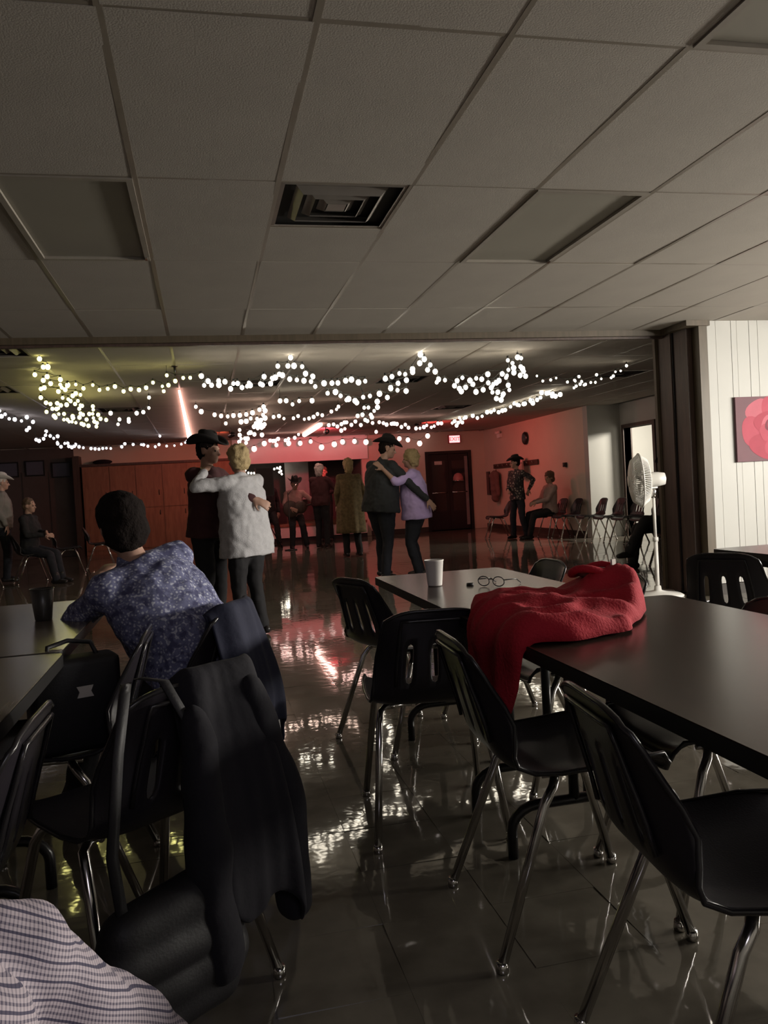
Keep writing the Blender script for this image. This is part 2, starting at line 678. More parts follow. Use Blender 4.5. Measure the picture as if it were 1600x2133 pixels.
LT = {(4, 1): 'unlit ceiling light with pale square lens beside the dark rail edge', (0, 1): 'unlit ceiling light with dim grey lens and bright glint at its corner', (4, -1): 'unlit ceiling light with greenish lens, nearest to the camera overhead'}
for (i, j, x, y) in fix_cells:
    t = thing('ceiling_light', LT[(i, j)], 'ceiling light', (x, y, CEIL), 0, 'unlit ceiling lights')
    mb = MB()
    hx, hy = PX / 2 - 0.01, PY / 2 - 0.01
    for s in (-1, 1):
        mb.box((s * (hx - 0.014), 0, 0.004), (0.028, 2 * hy, 0.022))
        mb.box((0, s * (hy - 0.014), 0.004), (2 * hx - 0.056, 0.028, 0.022))
    obj('frame', mb, M_LENS_FRAME, t, smooth=False)
    mb = MB()
    mb.box((0, 0, 0.012), (2 * hx - 0.06, 2 * hy - 0.06, 0.008))
    obj('lens', mb, M_LENS, t, smooth=False)
    obj('latch', MB().box((hx - 0.02, hy - 0.05, -0.010), (0.012, 0.05, 0.008)), M_CHROME, t, smooth=False)
for n_, (i, j, x, y) in enumerate(vent_cells):
    lab = 'large square ceiling air vent with nested metal louvres, over the near tables' if (i, j) == (2, 1) else 'dark square air vent in the hall ceiling'
    if (i, j) in VENTS_HALL:
        lab = {(2, 6): 'dark ceiling air vent among the string lights above the dark-coated couple', (10, 6): 'dark ceiling air vent by the brown partition edge', (5, 6): 'dark ceiling air vent above the lilac-shirted dancer', (8, 9): 'dark ceiling air vent above the exit sign', (-1, 8): 'dark ceiling air vent between yellow bulbs and closet', (-2, 4): 'round-looking dark ceiling vent beside the yellow light cluster', (-3, 6): 'dark ceiling air vent at the far yellow-lit edge'}[(i, j)]
    t = thing('air_vent', lab, 'air vent', (x, y, CEIL), 0, 'ceiling air vents')
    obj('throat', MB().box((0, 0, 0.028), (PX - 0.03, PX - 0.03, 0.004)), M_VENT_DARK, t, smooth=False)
    for k, (h, dz) in enumerate(((0.293, 0.0), (0.215, 0.006), (0.15, 0.010), (0.085, 0.013))):
        mb = MB()
        wd = 0.020 if k == 0 else 0.034
        # sloped square ring: outer edge high, inner edge low
        o_, i_ = h, h - wd
        zo, zi = (0.004, 0.0) if k == 0 else (0.020, -0.016 + dz)
        vs = []
        for (q, z) in ((o_, zo), (i_, zi), (i_, zi + 0.004), (o_, zo + 0.004)):
            vs += [(-q, -q, z), (q, -q, z), (q, q, z), (-q, q, z)]
        fs = []
        for a in range(4):
            b = (a + 1) % 4
            for c in range(4):
                fs.append((a * 4 + c, a * 4 + (c + 1) % 4, b * 4 + (c + 1) % 4, b * 4 + c))
        mb.add(vs, fs)
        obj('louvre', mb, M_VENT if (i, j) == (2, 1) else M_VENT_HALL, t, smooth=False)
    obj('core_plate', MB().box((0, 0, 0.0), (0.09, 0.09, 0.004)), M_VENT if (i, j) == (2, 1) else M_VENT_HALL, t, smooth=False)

# ------------------------------------------------------------------ dining room shell
struct(obj('wall_rear', MB().ab((-3.4, -2.2, 0), (6.5, -2.05, CEIL + 0.03)), M_WALL_CREAM, smooth=False), 'plain cream wall behind the photographer', 'wall')
struct(obj('wall_left', MB().ab((-3.5, -2.2, 0), (-3.35, 7.0, CEIL + 0.03)), M_WALL_DARK, smooth=False), 'dark panelled wall beyond the tables at the dining side', 'wall')
mb = MB()
mb.ab((6.4, -2.2, 0), (6.55, 0.3, CEIL + 0.03)).ab((6.4, 5.9, 0), (6.55, 6.6, CEIL + 0.03)).ab((6.4, 0.3, 0), (6.55, 5.9, 0.75)).ab((6.4, 0.3, 2.15), (6.55, 5.9, CEIL + 0.03))
struct(obj('wall_right', mb, M_WALL_CREAM, smooth=False), 'cream wall with the lit kitchen serving hatch', 'wall')
mb = MB()
mb.ab((8.6, 0.0, 0), (8.7, 6.9, CEIL + 0.03)).ab((6.55, -0.05, 0), (8.7, 0.05, CEIL + 0.03))
struct(obj('wall_kitchen', mb, M_WALL_CREAM, smooth=False), 'cream walls of the lit kitchen behind the hatch', 'wall')
t = thing('kitchen_lamp', 'white fluorescent lamp fixed in the kitchen behind the serving hatch', 'lamp', (7.46, 3.5, 1.65))
obj('housing', MB().box((0.09, 0, 0.06), (0.12, 4.9, 0.25)), M_FAN, t, smooth=False)
obj('tube', MB().tube([(0.0, -2.4, 0.10), (0, 2.4, 0.10)], 0.019, 10), glow('kitchen_tube_glow', (1.0, 0.92, 0.76), 4.0), t)

# poster wall: vertical cream planks of uneven width on a backing
wf = struct(obj('wall_front', MB().ab((4.56, 6.62, 0), (8.7, 6.80, CEIL + 0.03)), mat('panel_groove', (0.36, 0.33, 0.27), 0.8), smooth=False), 'cream vertical plank wall carrying the rose picture', 'wall')
x = 4.585
k = 0
widths = [0.10, 0.16, 0.06, 0.13, 0.09, 0.17, 0.07, 0.12, 0.15, 0.08]
while x < 6.38:
    wd = min(widths[k % len(widths)], 6.40 - x)
    mb = MB()
    mb.box((x + wd / 2, 6.612, 0.10 + 0.76), (wd - 0.007, 0.018, 1.51)).box((x + wd / 2, 6.612 + rng.uniform(-0.001, 0.001), 1.62 + 0.455), (wd - 0.007, 0.018, 0.905))
    o = obj('plank', MB().box((x + wd / 2, 6.612 + rng.uniform(-0.0015, 0.001), 0.105 + (CEIL - 0.105) / 2), (wd - 0.004, 0.018, CEIL - 0.105)), M_WALL_CREAM, wf, smooth=False)
    x += wd
    k += 1
struct(obj('trim_1', MB().ab((5.2, 6.596, 0.885), (6.4, 6.604, 0.893)), M_WALL_CREAM, smooth=False), 'thin seam strip across the cream plank wall', 'trim')
struct(obj('baseboard_front', MB().ab((4.6, 6.59, 0), (6.4, 6.62, 0.10)), mat('baseboard_rubber', (0.035, 0.028, 0.024), 0.5), smooth=False), 'dark rubber baseboard under the cream plank wall', 'baseboard')

# folding partition: ceiling track and the panels folded together at its end
trk = thing('partition_track', 'long brown ceiling track of the folding partition between the rooms', 'track', (0, 7.05, CEIL))
obj('track_beam', MB().ab((-5.2, -0.06, -0.055), (4.47, 0.06, 0.0)), 'olive_trim', trk, smooth=False)
obj('track_channel', MB().ab((-5.2, -0.02, -0.075), (4.47, 0.02, -0.055)), 'brown_partition', trk, smooth=False)
t = thing('folding_partition', 'dark brown folding partition panels stacked beside the cream wall', 'partition', (4.5, 6.9, 0))
obj('panel', MB().ab((-0.085, 0.02, 0.015), (-0.03, 0.235, CEIL - 0.035)), 'brown_partition', t, smooth=False)
obj('panel', MB().ab((-0.06, -0.205, 0.015), (-0.005, 0.008, CEIL - 0.035)), 'brown_partition', t, smooth=False)
obj('panel', MB().ab((0.0, -0.19, 0.015), (0.055, 0.235, CEIL - 0.035)), 'brown_partition', t, smooth=False)
obj('edge_strip', MB().ab((-0.115, 0.235, 0.015), (-0.02, 0.275, CEIL - 0.035)), 'olive_trim', t, smooth=False)
obj('hinge_strip', MB().ab((-0.075, 0.006, 0.02), (-0.05, 0.022, CEIL - 0.04)), M_BLACK_METAL, t, smooth=False)
mb = MB()
mb.ab((4.50, 6.585, 0), (4.585, 6.70, CEIL)).ab((4.36, 6.56, CEIL - 0.05), (4.60, 7.0, CEIL))
struct(obj('trim_2', mb, 'olive_trim', smooth=False), 'olive brown end trim between partition and cream wall', 'trim')

# ------------------------------------------------------------------ dance hall shell
Y_B = 20.0
mb = MB()
mb.ab((-5.3, Y_B, 0), (0.9, Y_B + 0.15, CEIL + 0.03)).ab((3.95, Y_B, 0), (5.62, Y_B + 0.15, CEIL + 0.03)).ab((6.82, Y_B, 0), (7.4, Y_B + 0.15, CEIL + 0.03)).ab((5.62, Y_B, 2.03), (6.82, Y_B + 0.15, CEIL + 0.03))
struct(obj('wall_back', mb, M_WALL_HALL, smooth=False), 'far end wall of the dance hall washed in red light', 'wall')
struct(obj('trim_3', MB().ab((0.75, Y_B - 0.06, 1.95), (4.1, Y_B + 0.15, CEIL + 0.03)), M_HEADER, smooth=False), 'white header above the stage opening glowing pink', 'header')
mb = MB()
mb.ab((0.7, 22.4, 0), (4.2, 22.5, CEIL)).ab((0.75, Y_B + 0.15, 0), (0.9, 22.4, CEIL)).ab((3.95, Y_B + 0.15, 0), (4.1, 22.4, CEIL))
struct(obj('wall_stage', mb, M_WALL_DARK, smooth=False), 'dark walls around the back of the stage alcove', 'wall')
struct(obj('wall_right_hall', MB().ab((7.22, 14.2, 0), (7.4, Y_B + 0.1, CEIL + 0.03)), M_WALL_HALL, smooth=False), 'plain hall wall with the coat rack in dim red light', 'wall')
struct(obj('wall_jog', MB().ab((7.215, 14.18, 0), (8.04, 14.36, CEIL + 0.03)), M_WALL_CREAM, smooth=False), 'short cream wall return catching bright light from the side door', 'wall')
mb = MB()
mb.ab((7.9, 6.8, 0), (8.04, 13.02, CEIL + 0.03)).ab((7.9, 14.05, 0), (8.04, 14.2, CEIL + 0.03)).ab((7.9, 13.02, 2.06), (8.04, 14.05, CEIL + 0.03))
struct(obj('wall_side', mb, M_WALL_CREAM, smooth=False), 'cream hall side wall with the open lit doorway', 'wall')
mb = MB()
for (a, b) in (((7.87, 12.94, 0), (8.07, 13.02, 2.13)), ((7.885, 14.05, 0), (8.07, 14.12, 2.13)), ((7.87, 13.02, 2.06), (8.07, 14.05, 2.13))):
    mb.ab(a, b)
struct(obj('door_1', mb, 'brown_partition', smooth=False), 'dark frame of the open doorway to the lit side room', 'door')
mb = MB()
mb.ab((8.04, 10.9, 0), (10.5, 11.0, CEIL)).ab((10.4, 11.0, 0), (10.5, 15.6, CEIL)).ab((8.04, 15.5, 0), (10.4, 15.6, CEIL))
struct(obj('wall_side_room', mb, M_WALL_CREAM, smooth=False), 'bright cream walls of the lit side room', 'wall')
d2 = struct(obj('door_2', MB().box((0.5, 0.0, 1.0), (1.0, 0.045, 2.0)), M_WALL_CREAM, smooth=False, loc=(8.09, 13.06, 0), rot=(0, 0, -0.5)), 'pale door standing open into the lit side room', 'door')
obj('door_handle', MB().tube([(0.93, -0.03, 1.0), (0.93, -0.07, 1.0), (0.83, -0.07, 1.0)], 0.01), M_CHROME, d2)
t = thing('side_room_lamp', 'white ceiling lamp inside the lit side room', 'lamp', (9.4, 13.2, 2.44))
obj('housing', MB().box((0, 0, 0.06), (0.6, 0.6, 0.06)), M_FAN, t, smooth=False)
obj('diffuser', MB().box((0, 0, 0.02), (0.54, 0.54, 0.03)), glow('side_lamp_glow', (1.0, 0.92, 0.76), 3.0), t, smooth=False)
struct(obj('wall_left_hall', MB().ab((-5.4, 6.9, 0), (-5.25, Y_B + 0.1, CEIL + 0.03)), M_WALL_DARK, smooth=False), 'dark side wall of the dance hall', 'wall')
struct(obj('baseboard_back', MB().ab((4.1, Y_B - 0.02, 0), (5.6, Y_B, 0.12)), MATS['baseboard_rubber'], smooth=False), 'dark baseboard under the far wall by the double door', 'baseboard')
struct(obj('baseboard_right', MB().ab((7.2, 14.4, 0), (7.22, Y_B, 0.12)), MATS['baseboard_rubber'], smooth=False), 'dark baseboard under the coat rack wall', 'baseboard')

# double exit door in the far wall
dr = struct(obj('door_3', MB().ab((5.6, Y_B - 0.03, 0), (5.68, Y_B + 0.15, 2.05)).ab((6.76, Y_B - 0.03, 0), (6.84, Y_B + 0.15, 2.05)).ab((5.68, Y_B - 0.03, 1.98), (6.76, Y_B + 0.15, 2.05)), M_BLACK_METAL, smooth=False), 'dark exit double door with glass under the exit sign', 'door')
M_DOOR = mat('dark_door_paint', (0.012, 0.010, 0.013), 0.3)
for (a, b) in ((5.69, 6.22), (6.225, 6.755)):
    lf = obj('door_leaf', MB().ab((a, Y_B + 0.03, 0.02), (b, Y_B + 0.075, 1.97)), M_DOOR, dr, smooth=False)
    obj('pane', MB().ab((a + 0.09, Y_B + 0.022, 0.5), (b - 0.09, Y_B + 0.032, 1.8)), mat('dark_glass', (0.02, 0.018, 0.02), 0.06), lf, smooth=False)
    obj('push_bar', MB().tube([(a + 0.06, Y_B, 0.98), (b - 0.06, Y_B, 0.98)], 0.016), M_CHROME, lf)
obj('side_light', MB().ab((6.66, Y_B + 0.01, 0.12), (6.74, Y_B + 0.03, 1.9)), mat('pale_door_edge', (0.25, 0.22, 0.22), 0.5), dr, smooth=False)
t = thing('door_notice', 'small pale notice stuck at the top of the dark exit door', 'notice', (5.95, Y_B + 0.012, 1.75))
obj('sheet', MB().box((0, 0, 0), (0.2, 0.006, 0.09)), M_TAG, t, smooth=False)
t = thing('door_reflection', 'small red dome standing in for a reflection on the dark exit door glass', 'lamp', (6.45, Y_B - 0.05, 1.36))  # dome added in place of a red reflection in the door glass
obj('reflection_dome', MB().lathe([(0.14, -0.09), (0.13, 0.0), (0.09, 0.08), (0.03, 0.11)], 14), mat('red_reflection', (0.55, 0.22, 0.22), 0.6), t)
obj('rim', MB().tube([(0.145 * math.cos(a * PI / 8), 0.145 * math.sin(a * PI / 8), -0.09) for a in range(16)], 0.012, 6, closed=True), M_CHROME, t)
obj('bracket', MB().tube([(0, 0.0, 0.0), (0, 0.09, 0.02)], 0.012), M_BLACK_METAL, t)

# exit sign
t = thing('exit_sign', 'small glowing red exit sign above the dark double door', 'exit sign', (6.40, Y_B - 0.05, 2.345))
obj('housing', MB().box((0, 0.01, 0), (0.32, 0.06, 0.22)), mat('sign_housing', (0.5, 0.05, 0.06), 0.5), t, smooth=False)
obj('face', MB().box((0, -0.024, 0), (0.28, 0.006, 0.18)), glow('exit_face', (1.0, 0.55, 0.55), 1.5), t, smooth=False)


def text_mesh(name, s, size, m, parent, loc, rot, extrude=0.002):
    cu = bpy.data.curves.new(name, 'FONT')
    cu.body = s
    cu.size = size
    cu.align_x = 'CENTER'
    cu.align_y = 'CENTER'
    cu.extrude = extrude
    tmp = bpy.data.objects.new('temporary', cu)
    C.objects.link(tmp)
    dg = bpy.context.evaluated_depsgraph_get()
    dg.update()
    me = bpy.data.meshes.new_from_object(tmp.evaluated_get(dg))
    bpy.data.objects.remove(tmp, do_unlink=True)
    return link(name, me, m, parent, loc, rot)


text_mesh('lettering', 'EXIT', 0.14, glow('exit_letters', (1.0, 0.03, 0.04), 0.9), t, (0, -0.029, 0), (PI / 2, 0, 0))

# closets along the far wall
wn = 0
for (a, b) in ((-2.70, -2.10), (-2.10, -1.52), (-1.52, -0.92), (-0.92, -0.35), (-0.35, 0.22), (0.22, 0.75)):
    wn += 1
    t = thing('closet', ['wooden closet unit beside the dark post', 'wooden closet unit second from the dark post', 'wooden closet unit right behind the seated floral-bloused woman', 'red-lit wooden closet unit with ring handle near dancing couple', 'wooden closet unit hidden mostly by the hatted dancer', 'wooden closet unit at the stage opening'][wn - 1], 'closet', ((a + b) / 2, Y_B - 0.20, 0), 0, 'wooden closets along the far wall')
    wd = b - a
    obj('body', MB().ab((-wd / 2, -0.17, 0.0), (wd / 2, 0.19, 2.04)), 'closet_wood', t, smooth=False)
    dd = obj('door', MB().ab((-wd / 2 + 0.008, -0.192, 1.045), (wd / 2 - 0.008, -0.172, 2.02)), 'closet_wood', t, smooth=False)
    obj('handle', MB().tube([(wd * 0.36, -0.2, 1.32), (wd * 0.36, -0.22, 1.34), (wd * 0.36, -0.22, 1.42), (wd * 0.36, -0.2, 1.44)], 0.007), M_BLACK_METAL, dd)
    dd = obj('door', MB().ab((-wd / 2 + 0.008, -0.192, 0.10), (wd / 2 - 0.008, -0.172, 1.03)), 'closet_wood', t, smooth=False)
    obj('handle', MB().tube([(wd * 0.36, -0.2, 0.86), (wd * 0.36, -0.22, 0.88), (wd * 0.36, -0.22, 0.94), (wd * 0.36, -0.2, 0.96)], 0.007), M_BLACK_METAL, dd)
    obj('plinth', MB().ab((-wd / 2, -0.16, 0.0), (wd / 2, -0.15, 0.09)), M_BLACK_EDGE, t, smooth=False)
tag(obj('closet_shelf', MB().ab((-2.75, Y_B - 0.42, 2.045), (0.75, Y_B - 0.005, 2.10)), 'brown_partition', smooth=False), 'dark wooden shelf board on top of the far closets', 'shelf')
tag(obj('folded_bundle', MB().ell((-2.25, Y_B - 0.2, 2.15), (Vector((1, 0, 0)), Vector((0, 1, 0)), Vector((0, 0, 1))), (0.22, 0.15, 0.06)), M_DARK_COAT), 'dark folded bundle lying on the closet shelf', 'bundle')
struct(obj('trim_4', MB().ab((-2.88, Y_B - 0.45, 0), (-2.74, Y_B, 2.3)), 'brown_partition', smooth=False), 'dark post ending the closets', 'post')
wl = struct(obj('wall_dark_panels', MB().ab((-5.25, Y_B - 0.06, 0), (-2.9, Y_B - 0.02, CEIL)), M_WALL_DARK, smooth=False), 'dark panelled stretch of the far wall', 'wall')
for k in range(4):
    obj('panel', MB().ab((-5.2 + k * 0.58, Y_B - 0.085, 0.15), (-4.66 + k * 0.58, Y_B - 0.06, 2.0)), M_WALL_DARK, wl, smooth=False)
for k, (x, z, wd, h) in enumerate(((-4.35, 2.07, 0.5, 0.35), (-3.75, 2.08, 0.42, 0.36), (-3.18, 2.02, 0.42, 0.36))):
    t = thing('picture', ['dim framed picture over the dark panels at the far edge', 'dim framed bluish picture over the dark panels, middle one', 'dim framed picture over the dark panels next to the post'][k], 'picture', (x, Y_B - 0.10, z), 0, 'framed pictures on the dark panels')
    obj('frame', MB().box((0, 0, 0), (wd, 0.03, h)), M_BLACK_METAL, t, smooth=False)
    obj('print', MB().box((0, -0.017, 0), (wd - 0.06, 0.006, h - 0.06)), mat('bluish_print', (0.10, 0.10, 0.14), 0.5), t, smooth=False)

# stage platform in the alcove
t = thing('stage_platform', 'low stage platform with pale front in the alcove', 'stage', (2.42, 20.95, 0))
obj('deck', MB().ab((-1.5, -1.35, 0.36), (1.5, 1.4, 0.42)), 'closet_wood', t, smooth=False)
obj('front_board', MB().ab((-1.5, -1.33, 0.10), (1.5, -1.30, 0.36)), M_HEADER, t, smooth=False)
obj('kick_board', MB().ab((-1.5, -1.29, 0.0), (1.5, -1.26, 0.10)), M_BLACK_EDGE, t, smooth=False)
tag(obj('projection_screen', MB().ab((2.15, 21.55, 1.0), (2.78, 21.59, 2.3)), mat('grey_board', (0.45, 0.42, 0.42), 0.6), smooth=False), 'grey board standing upright at the back of the stage', 'board')
for o in (bpy.data.objects['projection_screen'],):
    o.name = 'upright_board'

# wall things on the coat-rack wall
t = thing('coat_rack', 'long dark wooden coat rack board on the red-lit wall', 'coat rack', (7.2, 17.9, 1.57))
obj('board', MB().box((-0.01, 0, 0), (0.03, 2.75, 0.11)), 'brown_partition', t, smooth=False)
for k in range(9):
    obj('hook', MB().tube([(-0.02, -1.2 + k * 0.3, 0.0), (-0.08, -1.2 + k * 0.3, -0.01), (-0.09, -1.2 + k * 0.3, 0.03)], 0.008, 6), M_CHROME, t)
t = thing('hanging_jacket', 'long dim jacket hanging from the end of the coat rack', 'jacket', (7.09, 19.0, 0.72))
mb = MB()
mb.cap((0, 0, 0.05), 0.10, (0, 0, 0.62), 0.13).cap((0, -0.14, 0.66), 0.06, (0, 0.14, 0.66), 0.06).cap((0, -0.17, 0.64), 0.055, (0, -0.21, 0.15), 0.045).cap((0, 0.17, 0.64), 0.055, (0, 0.21, 0.15), 0.045)
mb.cap((0.02, 0, 0.68), 0.04, (0.06, 0, 0.78), 0.02)
blob('cloth', mb, mat('dim_jacket_cloth', (0.16, 0.10, 0.09), 0.9), t, 0.02, disp=(0.02, 9))
t = thing('wall_clock', 'oval dark wall clock high on the red-lit wall', 'clock', (7.2, 17.17, 2.13))
RY = Matrix.Rotation(-PI / 2, 3, 'Y')
obj('case', MB().lathe([(0.001, 0.0), (0.14, 0.0), (0.15, 0.02), (0.13, 0.045), (0.11, 0.05)], 24, R=RY), M_BLACK_METAL, t)
obj('dial', MB().lathe([(0.001, 0.048), (0.112, 0.048)], 24, R=RY, cap=False), mat('clock_dial', (0.20, 0.12, 0.11), 0.4), t)
obj('clock_hand', MB().box((-0.053, 0.025, 0.03), (0.004, 0.012, 0.09), Matrix.Rotation(0.7, 3, 'X')), M_BLACK_METAL, t, smooth=False)
obj('clock_hand', MB().box((-0.053, -0.02, 0.02), (0.004, 0.012, 0.06), Matrix.Rotation(-0.9, 3, 'X')), M_BLACK_METAL, t, smooth=False)
t = thing('notice_frame', 'tall narrow dark notice frame beside the exit door corner', 'notice', (7.2, 19.75, 1.16))
obj('frame', MB().box((0, 0, 0), (0.03, 0.22, 0.6)), M_BLACK_METAL, t, smooth=False)
obj('sheet', MB().box((-0.018, 0, 0), (0.006, 0.16, 0.52)), mat('dim_sheet', (0.12, 0.07, 0.07), 0.6), t, smooth=False)
t = thing('thermostat', 'small dark thermostat box on the wall above the seated person', 'thermostat', (7.2, 15.18, 1.445))
obj('case', MB().box((-0.015, 0, 0), (0.05, 0.10, 0.09)), M_BLACK_EDGE, t, smooth=False)
obj('dial', MB().lathe([(0.001, 0.04), (0.03, 0.04), (0.03, 0.052), (0.001, 0.055)], 14, R=RY), M_GLIDE, t)
t = thing('emergency_light', 'small pale emergency lamp high on the red-lit wall', 'lamp', (7.2, 18.75, 2.33))
obj('case', MB().box((-0.02, 0, -0.02), (0.07, 0.2, 0.1)), M_FAN, t, smooth=False)
obj('lamp_head', MB().ell((-0.07, 0.06, 0.06), (Vector((1, 0, 0)), Vector((0, 1, 0)), Vector((0, 0, 1))), (0.045, 0.045, 0.045)), M_FAN, t)
obj('lamp_head', MB().ell((-0.07, -0.06, 0.06), (Vector((1, 0, 0)), Vector((0, 1, 0)), Vector((0, 0, 1))), (0.045, 0.045, 0.045)), M_FAN, t)

# stage light cans on the ceiling (their spot lights are set at the top of the script)
for k, (p, tg) in enumerate((((2.6, 16.9, 2.42), (2.6, 20, 2.15)), ((4.6, 16.6, 2.42), (7.3, 17.4, 1.6)), ((0.6, 16.9, 2.42), (-1.0, 20, 1.7)))):
    t = thing('stage_light', ['red stage lamp can on the ceiling aimed at the header', 'red stage lamp can on the ceiling aimed at the coat rack wall', 'red stage lamp can on the ceiling aimed at the closets'][k], 'stage light', (p[0], p[1], p[2]), 0, 'red stage lamps')
    R = (Vector(tg) - Vector(p)).to_track_quat('Z', 'Y').to_matrix()
    obj('can', MB().lathe([(0.02, -0.16), (0.05, -0.15), (0.058, -0.02), (0.06, -0.02), (0.055, -0.14)], 14, R=R, cap=False), M_BLACK_METAL, t)
    obj('bracket', MB().tube([(0, 0, -0.0), (0, 0, 0.11)], 0.01, 6), M_BLACK_METAL, t)

# rose picture on the cream wall: flat canvas print
t = thing('rose_picture', 'square canvas picture of a pink rose on the cream wall', 'picture', (5.15, 6.60, 1.52))
obj('canvas', MB().box((0, -0.012, 0), (0.62, 0.026, 0.60)), mat('rose_ground', (0.17, 0.07, 0.085), 0.7, var=0.3, scale=5, col2=(0.11, 0.055, 0.07)), t, smooth=False)
pink = [mat('rose_a', (0.42, 0.055, 0.09), 0.7, col2=(0.32, 0.035, 0.065)), mat('rose_b', (0.46, 0.10, 0.14), 0.7), mat('rose_c', (0.34, 0.03, 0.06), 0.7), mat('rose_d', (0.16, 0.012, 0.03), 0.7)]
petals = [(-0.08, 0.17, 0.13, 0.10, 0.5, 1), (0.10, 0.18, 0.15, 0.11, -0.4, 0), (-0.13, -0.02, 0.13, 0.14, 0.2, 0), (0.18, 0.02, 0.13, 0.16, 0.1, 1), (-0.02, -0.16, 0.16, 0.12, -0.3, 2), (0.12, -0.15, 0.14, 0.11, 0.5, 0), (0.0, 0.06, 0.12, 0.10, 0.3, 2), (0.07, 0.0, 0.13, 0.12, -0.6, 1), (0.02, -0.03, 0.09, 0.08, 0.4, 0), (0.05, 0.03, 0.06, 0.055, 0.0, 3), (0.055, 0.02, 0.035, 0.045, 0.7, 2)]
for k, (cx, cz, a, b, an, mi) in enumerate(petals):
    vs, n = [], 22
    for q in range(n):
        th = 2 * PI * q / n
        rr = 1 + 0.07 * math.sin(3 * th + k)
        u_, v_ = a * rr * math.cos(th), b * rr * math.sin(th)
        X, Z = cx + u_ * math.cos(an) - v_ * math.sin(an), cz + u_ * math.sin(an) + v_ * math.cos(an)
        vs.append((max(-0.309, min(0.309, X)), -0.0253 - 0.0003 * k, max(-0.299, min(0.299, Z))))
    obj('petal', MB().add(vs, [tuple(range(n))]), pink[mi], t, smooth=False)


# ------------------------------------------------------------------ stacking chair (faces +Y in its own frame)
PROF = [(0.212, 0.408, 0.172), (0.212, 0.428, 0.186), (0.190, 0.446, 0.200), (0.11, 0.445, 0.212), (0.01, 0.436, 0.214), (-0.08, 0.431, 0.211), (-0.145, 0.436, 0.207), (-0.188, 0.454, 0.203), (-0.212, 0.484, 0.200), (-0.226, 0.520, 0.194), (-0.240, 0.570, 0.188), (-0.252, 0.615, 0.182), (-0.264, 0.660, 0.173), (-0.275, 0.705, 0.166), (-0.283, 0.735, 0.157), (-0.288, 0.753, 0.146), (-0.290, 0.763, 0.126)]
TS_ = [-1, -0.93, -0.82, -0.68, -0.50, -0.38, -0.2, -0.06, 0.06, 0.2, 0.38, 0.50, 0.68, 0.82, 0.93, 1]
SLOT_COLS = (4, 7, 10)


def shell_pt(i, t):
    y, z, hw = PROF[i]
    a = max(0.0, (abs(t) - 0.45) / 0.55) ** 2
    up = min(1.0, max(0.0, (z - 0.45) / 0.10)) if i > 6 else 0.0
    yy = y + up * 0.055 * a * max(0.12, min(1.0, (0.76 - z) / 0.17))
    zz = z + (1 - up) * 0.020 * a * (1.0 if 1 < i < 9 else 0.4)
    if i >= 15:
        zz -= 0.012 * a
    return Vector((hw * t, yy, zz))


def chair_parts():
    mb = MB()
    n, m = len(PROF), len(TS_)
    vs = [shell_pt(i, t) for i in range(n) for t in TS_]
    fs = []
    for i in range(n - 1):
        for k in range(m - 1):
            if k in SLOT_COLS and 9 <= i <= 11:
                continue
            fs.append((i * m + k, i * m + k + 1, (i + 1) * m + k + 1, (i + 1) * m + k))
    mb.add(vs, fs)
    shell = bake(mb.mesh('shell'), [('SUBSURF', dict(levels=1, render_levels=1)), ('SOLIDIFY', dict(thickness=0.007, offset=0.0))])
    out = [shell_pt(i, 1.0) for i in range(n)] + [shell_pt(n - 1, t) for t in TS_[::-1][1:-1]] + [shell_pt(i, -1.0) for i in range(n - 1, -1, -1)] + [shell_pt(0, t) for t in TS_[1:-1]]
    bead = MB().tube(out, 0.0062, 6, closed=True).mesh('edge_bead')
    back = Vector((0, -0.008, -0.002))
    rid = [shell_pt(i, 0.66) + back for i in range(9, 15)] + [shell_pt(14, t) + back for t in (0.5, 0.3, 0.0, -0.3, -0.5)] + [shell_pt(i, -0.66) + back for i in range(14, 8, -1)]
    ridge = MB().tube(rid, 0.0055, 6).mesh('back_ridge')
    return shell, bead, ridge


SHELL, BEAD, RIDGE = chair_parts()
SHELL.materials.clear()


def leg_mesh(sx, front):
    if front:
        p = [(0.215, 0.235, 0.012), (0.176, 0.125, 0.375), (0.168, 0.105, 0.405), (0.15, 0.09, 0.420), (0.06, 0.06, 0.422)]
    else:
        p = [(0.215, -0.255, 0.012), (0.178, -0.115, 0.370), (0.170, -0.090, 0.402), (0.15, -0.075, 0.417), (0.06, -0.05, 0.419)]
    return MB().tube([(sx * a, b, c) for a, b, c in p], 0.0125, 10).mesh('leg')


LEGS = {(s, f): leg_mesh(s, f) for s in (-1, 1) for f in (0, 1)}
for me in LEGS.values():
    me.materials.append(M_CHROME)
GLIDE = MB().lathe([(0.014, 0.0), (0.016, 0.005), (0.0148, 0.014), (0.0135, 0.026)], 12).mesh('glide')
GLIDE.materials.append(M_CHROME)
RAIL = MB().tube([(0.13, -0.10, 0.421), (0.13, 0.11, 0.424)], 0.008, 8).mesh('seat_rail')
RAIL.materials.append(M_CHROME)
SHELL.materials.append(M_PLASTIC)
BEAD.materials.append(M_BEAD)
RIDGE.materials.append(M_BEAD)


def chair(label, x, y, deg, group, z=0.0):
    """deg: direction the chair faces, measured from +Y towards -X"""
    t = thing('stacking_chair', label, 'chair', (x, y, z), math.radians(deg), group)
    s = link('seat_shell', SHELL, None, t)
    link('edge_bead', BEAD, None, s)
    link('back_ridge', RIDGE, None, s)
    for k, me in LEGS.items():
        l = link('leg', me, None, t)
        sx, f = k
        link('glide', GLIDE, None, l, (sx * 0.215, 0.235 if f else -0.255, 0.0))
    link('seat_rail', RAIL, None, t)
    link('seat_rail', RAIL, None, t, (-0.26, 0, 0))
    return t


